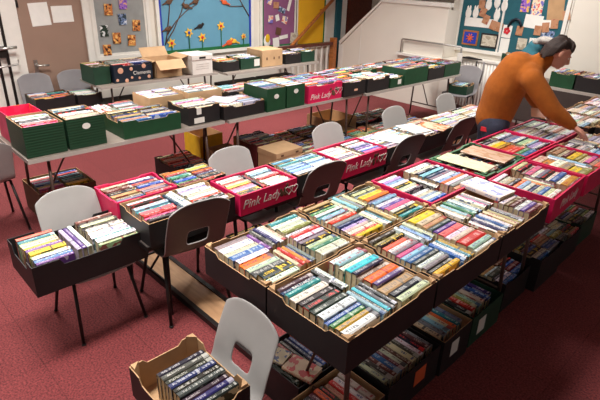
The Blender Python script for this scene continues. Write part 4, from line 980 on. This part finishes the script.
for sgn, kx in ((1, .02), (-1, -.05)):
    hp = pel+rt*.09*sgn-Vector((0, 0, .04)); kn = hp+Vector((.0, 0, 0))+fd*.03+Vector((0, 0, -.42)); an = kn-fd*.05+Vector((0, 0, -.37)); an.z = .075
    cap_chain(body, [L_((*hp, .088)), L_((*kn, .055)), L_((*kn.lerp(an, .35), .056)), L_((*an, .038))])
    cap_chain(body, [L_((*an, .038)), L_((*(an+fd*.14-Vector((0, 0, .04))), .03))])
# head: axes f (face), u (crown), s (right)
f = (fd*.86+Vector((0, 0, -.50))).normalized(); s_ = rt; u = s_.cross(f).normalized()
HM = Matrix((s_, f, u)).transposed()
def hp_(x, y, z): return tuple(head+s_*x+f*y+u*z-off)
body.ball(hp_(0, -.012, .03), (.074, .094, .088), HM, nu=18, nv=12)
body.ball(hp_(0, .03, -.03), (.058, .066, .075), HM, nu=16, nv=10)
body.ball(hp_(0, .062, -.082), (.026, .024, .02), HM)               # chin
cap_chain(body, [hp_(0, .092, .012)+(.009,), hp_(0, .112, -.022)+(.0125,), hp_(0, .098, -.03)+(.014,)], 8)   # nose
body.ball(hp_(0, .086, -.056), (.024, .012, .007), HM); body.ball(hp_(0, .084, -.066), (.020, .011, .006), HM)
body.ball(hp_(.028, .078, .022), (.022, .014, .007), HM); body.ball(hp_(-.028, .078, .022), (.022, .014, .007), HM)
for sg in (-1, 1):
    body.ball(hp_(.077*sg, -.010, .0), (.012, .022, .033), HM); body.ball(hp_(.072*sg, -.002, -.026), (.009, .013, .013), HM)
def hand(b, Wr, direction, palmn, side, curl):
    d = direction.normalized(); n = (palmn-d*palmn.dot(d)).normalized(); w = d.cross(n)*side   # w points to the thumb side
    def q(a, bb, c_): return Wr+d*a+w*bb+n*c_
    for k in range(5):
        x = -.032+k*.016; b.tube([tuple(q(.005, x*.6, 0)-off), tuple(q(.05, x, 0)-off), tuple(q(.092, x*1.05, .002)-off)], [.016, .015, .013], 8)
    b.ball(tuple(q(.05, 0, .002)-off), .02)
    for k, (x, ln) in enumerate(((.031, .072), (.011, .08), (-.010, .075), (-.031, .058))):
        p0 = q(.088, x, 0); pts = [p0]; ang = .15; dd = d
        for sgm in range(3):
            ang += curl[k]; dirv = (d*math.cos(ang)+n*math.sin(ang)+w*(x*1.2)).normalized()
            pts.append(pts[-1]+dirv*ln*(.42, .32, .26)[sgm])
        cap_chain(b, [tuple(p_-off)+(r,) for p_, r in zip(pts, (.0095, .009, .0082, .0072))], 8)
    pts = [q(.02, .028, .006), q(.05, .055, .014), q(.078, .064, .022), q(.098, .062, .030)]
    cap_chain(b, [tuple(p_-off)+(r,) for p_, r in zip(pts, (.014, .0115, .010, .0085))], 8)
hd = Vector((.62, .50, -.50)).normalized()
hand(body, rw, hd, Vector((.1, -.25, -1)), -1, (.12, .12, .18, .25))
hand(body, lw, Vector((.75, -.1, -.30)), Vector((.15, -.3, -1)), 1, (.3, .32, .34, .36))
remeshed(body, 'body', 'skin', P0, .005, 3)
for sg in (-1, 1):
    b = MB(); b.ball(hp_(.028*sg, .073, .006), .0098, mi=0); b.build('eye', 'whitecard', P0)
# jumper
j = MB()
cap_chain(j, [L_((*(pel+Vector((.0, 0, .03))), .158)), L_((*(pel+Vector((.02, 0, .12))), .16)), L_((*(pel.lerp(up_c, .55)+Vector((-.05, -.02, .05))), .168)), L_((*(up_c-Vector((.07, .02, -.01))), .155))], 20)
cap_chain(j, [L_((*rs, .085)), L_((*rs.lerp(up_c, .5), .115)), L_((*up_c, .125)), L_((*ls, .085))], 16)
cap_chain(j, [L_((*up_c, .12)), L_((*neck, .075)), L_((*(neck+Vector((.03, .012, .035))), .070))], 16)
for S, E, Wr in ((rs, re_, rw), (ls, le_, lw)):
    cap_chain(j, [L_((*S, .088)), L_((*S.lerp(E, .5), .084)), L_((*E, .075)), L_((*E.lerp(Wr, .5), .062)), L_((*E.lerp(Wr, .93), .044))], 14)
remeshed(j, 'jumper', 'jumper', P0, .01, 12)
jn = MB()
cap_chain(jn, [L_((*(pel+rt*.05-Vector((0, 0, .02))), .135)), L_((*(pel-rt*.05-Vector((0, 0, .02))), .135))], 16)
for sgn in (1, -1):
    hp2 = pel+rt*.09*sgn-Vector((0, 0, .04)); kn = hp2+fd*.03+Vector((0, 0, -.42)); an = kn-fd*.05; an.z = .10
    cap_chain(jn, [L_((*hp2, .108)), L_((*kn, .076)), L_((*an, .064))], 14)
remeshed(jn, 'jeans', 'jeans', P0, .012, 4)
b = MB(); q = pel+rt*.137-fd*.02+Vector((0, 0, -.0)); b.box(-.03, .03, -.006, .006, -.018, .018, 0, Matrix.Translation(L_(tuple(pel+Vector((.015, -.168, -.055))))) @ Matrix.Rotation(.2, 4, 'Z'))
part_label(b.build('pocket_patch', 'redp', P0), 'red patch on the back pocket')
for sgn in (1, -1):
    hp2 = pel+rt*.09*sgn; an = hp2-fd*.02; b = MB()
    cap_chain(b, [L_((*(an.xy), .045, .045)), L_((*((an+fd*.16).xy), .038, .036))]); b.box(*[0]*6) if False else None
    remeshed(b, 'shoe', 'shoe', P0, .008, 2)
hr_ = MB()
hr_.ball(hp_(0, -.026, .058), (.078, .086, .062), HM, nu=18, nv=12)
hr_.ball(hp_(0, -.068, .0), (.070, .046, .075), HM, nu=16, nv=10)
for k in range(9):           # short fringe lying on the forehead
    a = -.9+k*1.8/8; x, y = math.sin(a)*.072, math.cos(a)*.076-.006
    hr_.tube([hp_(x*.5, y*.3, .112), hp_(x*.95, y*.80, .098), hp_(x*1.06, y*1.02, .070), hp_(x*1.08, y*1.05+.004, .040+random.uniform(-.014, .010))], [.016, .012, .009, .003], 7)
for k in range(10):          # tousled strands over the crown
    a = random.uniform(-PI, PI); r = random.uniform(.2, .9)
    x, y = math.sin(a)*.074*r, math.cos(a)*.082*r-.026; z0 = .058+.062*math.sqrt(max(0, 1-r*r))
    hr_.tube([hp_(x*.8, y+.02, z0-.004), hp_(x, y, z0+.004), hp_(x*1.12, y-.03, z0-.006)], [.010, .012, .004], 6)
for sg in (-1, 1):           # locks behind the ears
    for (yy, dz) in ((-.045, -.02), (-.058, -.05)):
        hr_.tube([hp_(sg*.060, yy*.6, .09), hp_(sg*.078, yy, .03), hp_(sg*.074, yy-.004, dz)], [.02, .015, .006], 7)
for k in range(11):
    a = PI/2+.6+k*(PI-1.2)/10; x, y = math.sin(a)*.076, math.cos(a)*.095-.02
    hr_.tube([hp_(x*.8, y*.8, .07), hp_(x, y, .0), hp_(x*.96, y*.98-.006, -.085+random.uniform(-.016, .016))], [.022, .020, .007], 7)
remeshed(hr_, 'hair', 'hair', P0, .006, 2)
# open paper in the far hand
b = MB(); b.box(-.09, .09, -.065, .065, 0, .006, 0, Matrix.Translation((-1.56, 4.42, 1.0)) @ Matrix.Rotation(.5, 4, 'Z') @ Matrix.Rotation(.35, 4, 'X'))
tag(b.build('leaflet', 'peach'), 'pale leaflet held in the far hand of the bending person', 'leaflet')
# second person hidden behind: grey hat and teal shoulder
# rucksack on the far table, grey fleece and teal fabric showing above the mustard shoulder
t = thing('rucksack', 'teal rucksack topped by a grey fleece hat, behind the mustard shoulder', 'bag', (-2.76, 7.14, .772))
b = MB(); cap_chain(b, [(-.10, .05, .14, .13), (-.10, -.07, .14, .13), (-.09, 0, .30, .15), (-.06, 0, .43, .10)], 14); cap_chain(b, [(-.2, 0, .2, .09), (-.02, 0, .44, .09)]); remeshed(b, 'pack', 'teal', t, .015, 4)
b = MB(); b.ball((.06, .0, .53), (.12, .10, .055)); b.ball((.14, .02, .50), (.06, .06, .05)); b.ball((-.03, -.02, .50), (.07, .07, .05)); remeshed(b, 'fleece_hat', 'greyfur', t, .01, 2)
b = MB(); b.box(-.22, .06, -.12, .12, 0, .012); b.build('base', 'black', t)

# ------------------------------------------------------------------ lamps in the ceiling
for i, (x, y, e) in enumerate(((-2.3, .5, 62), (-5.0, 1.3, 62), (-2.2, 3.1, 50), (-5.0, 4.7, 86), (-2.8, 6.2, 62))):
    t = thing('ceiling_light', 'fluorescent ceiling light panel %s' % ('above the foreground chair', 'in front of the brown door', 'above the middle row of low tables', 'in front of the yellow board', 'above the far end of the near row')[i], 'light', (x, y, 3.2), group='ceiling lights')
    b = MB(); b.box(-.32, .32, -.62, .62, -.06, 0); b.build('housing', 'white', t)
    b = MB(); b.box(-.29, .29, -.59, .59, -.066, -.06); b.build('diffuser', 'lamp', t)
    la = bpy.data.lights.new('tube', 'AREA'); la.shape = 'RECTANGLE'; la.size = .58; la.size_y = 1.18; la.energy = e; la.color = (1, .968, .93); la.spread = math.radians(130)
    lo = bpy.data.objects.new('tube', la); C.objects.link(lo); lo.location = (0, 0, -.075); lo.parent = t
w = bpy.data.worlds.new('world'); bpy.context.scene.world = w; w.use_nodes = True
w.node_tree.nodes['Background'].inputs[0].default_value = (1, .95, .9, 1); w.node_tree.nodes['Background'].inputs[1].default_value = .22

# ------------------------------------------------------------------ camera
R = [[0.69196344, 0.72122894, 0.03186559], [-0.32262039, 0.26943965, 0.90736892], [0.64583487, -0.63814661, 0.41912555]]
cam = bpy.data.cameras.new('camera'); cam.sensor_width = 36; cam.lens = 498.3/600*36; cam.clip_start = .05
co = bpy.data.objects.new('camera', cam); C.objects.link(co)
Mc = Matrix([[R[0][i], R[1][i], R[2][i], 0] for i in range(3)]+[[0, 0, 0, 1]]); Mc.translation = (0, 0, H); co.matrix_world = Mc
bpy.context.scene.camera = co

# ------------------------------------------------------------------ books: the 300 that show largest are objects
bpy.context.view_layer.update()
dg = bpy.context.evaluated_depsgraph_get()
vs, fs = [], []
for o in list(C.objects):
    if o.type != 'MESH': continue
    e = o.evaluated_get(dg); me = e.to_mesh(); k = len(vs); mw = o.matrix_world
    vs += [mw @ v.co for v in me.vertices]; fs += [[k+i for i in p.vertices] for p in me.polygons]; e.to_mesh_clear()
for bk in BOOKS:
    k = len(vs); L, T, Hh = bk['L']/2, bk['T']/2, bk['H']
    vs += [bk['M'] @ Vector((x, y, z)) for x in (-L, L) for y in (-T, T) for z in (0, Hh)]
    fs += [[k+i for i in q] for q in ((0, 1, 3, 2), (4, 6, 7, 5), (0, 4, 5, 1), (2, 3, 7, 6), (0, 2, 6, 4), (1, 5, 7, 3))]
bvh = BVHTree.FromPolygons(vs, fs)
eye = Vector((0, 0, H)); inv = Mc.inverted()
for bk in BOOKS:
    L, T, Hh = bk['L'], bk['T'], bk['H']; hit = 0
    pts = [(fx*L, 0, Hh) for fx in (-.42, -.2, 0, .2, .42)]
    for q in pts:
        wp = bk['M'] @ Vector(q); c = inv @ wp
        px, py = 300+498.3*c.x/-c.z, 200-498.3*c.y/-c.z
        if not (0 < px < 600 and 0 < py < 400): continue
        d = wp-eye; h = bvh.ray_cast(eye, d.normalized(), d.length-.004)
        if h[0] is None: hit += 1
    c = inv @ (bk['M'] @ Vector((0, 0, Hh)))
    bk['score'] = hit/5*L*(T+.006)/c.z**2*abs(((bk['M'] @ Vector((0, 0, Hh)))-eye).normalized().z)
order = sorted(range(len(BOOKS)), key=lambda i: -BOOKS[i]['score'])
top = set(i for i in order[:300] if BOOKS[i]['score'] > 0)
ORD = ['first', 'second', 'third', 'fourth', 'fifth', 'sixth', 'seventh', 'eighth', 'ninth', 'tenth', 'eleventh', 'twelfth', 'thirteenth', 'fourteenth', 'fifteenth', 'sixteenth', 'seventeenth', 'eighteenth', 'nineteenth', 'twentieth']
from collections import Counter
cnt = Counter((b_['box'], b_['c']) for b_ in BOOKS)
seen = Counter()
for i, bk in enumerate(BOOKS):
    if i not in top: continue
    o = make_book(bk, None, None, 'book'); o.matrix_world = bk['M']
    ax, ri, rn = bk['row']; rn = rn or ('front row', 'second row', 'third row', 'fourth row')[min(ri, 3)]
    if cnt[(bk['box'], bk['c'])] == 1: lab = 'the only %s book in the %s' % (bk['c'], bk['box'])
    else:
        lab = '%s book %s %s, %s, %s' % (bk['c'], ORD[min(bk['idx'], 19)], 'from left' if ax == 'y' else 'from the front', rn, bk['box'])
    if seen[lab]: lab = 'right hand '+lab
    seen[lab] += 1
    tag(o, lab, 'book', 'books in the '+bk['box'])
    if bk['box'] == 'near corner black carton' and bk['row'][1] == 0 and bk['idx'] == 1:
        text_mesh('BALDACCI', .024, 'whitecard', o, Matrix.Translation((.02, -.001, bk['H']+.0004)), depth=.0003)
rest = [b_ for i, b_ in enumerate(BOOKS) if i not in top]
V, Fc, UV, COL, INK, MI = [], [], [], [], [], []
for bk in rest:
    a, fs_, uv, pv, pf = book_geo(bk); k = len(V)
    V += [bk['M'] @ Vector(p) for p in a]
    for f_, u_ in zip(fs_, uv):
        Fc.append([k+q for q in f_]); UV += u_; COL += [bk['col']]*len(f_); INK += [bk['ink']]*len(f_); MI.append(0)
    k = len(V); V += [bk['M'] @ Vector(p) for p in pv]
    for f_ in pf: Fc.append([k+q for q in f_]); UV += [(0, 0)]*4; COL += [(1, 1, 1, 1)]*4; INK += [(1, 1, 1, 1)]*4; MI.append(1)
me = bpy.data.meshes.new('books'); me.from_pydata(V, [], Fc); me.materials.append(M_['cover']); me.materials.append(M_['pages'])
me.polygons.foreach_set('material_index', MI)
ul = me.uv_layers.new(name='UVMap'); ul.data.foreach_set('uv', [q for p in UV for q in p])
for nm, dat in (('col', COL), ('ink', INK)):
    a = me.color_attributes.new(nm, 'FLOAT_COLOR', 'CORNER'); a.data.foreach_set('color', [q for p in dat for q in p])
o = bpy.data.objects.new('books', me); C.objects.link(o)
tag(o, 'remaining second hand books filling the farther boxes of the hall', 'books', kind='stuff')
print('BOOKS', len(BOOKS), 'individual', len(top))
for o in C.objects:
    for k in ('_w', '_d', '_h'):
        if k in o: del o[k]
sc = bpy.context.scene
sc.view_settings.view_transform = 'Standard'; sc.view_settings.look = 'None'; sc.view_settings.gamma = 1; sc.view_settings.exposure = 0.0
sc.view_settings.use_curve_mapping = False
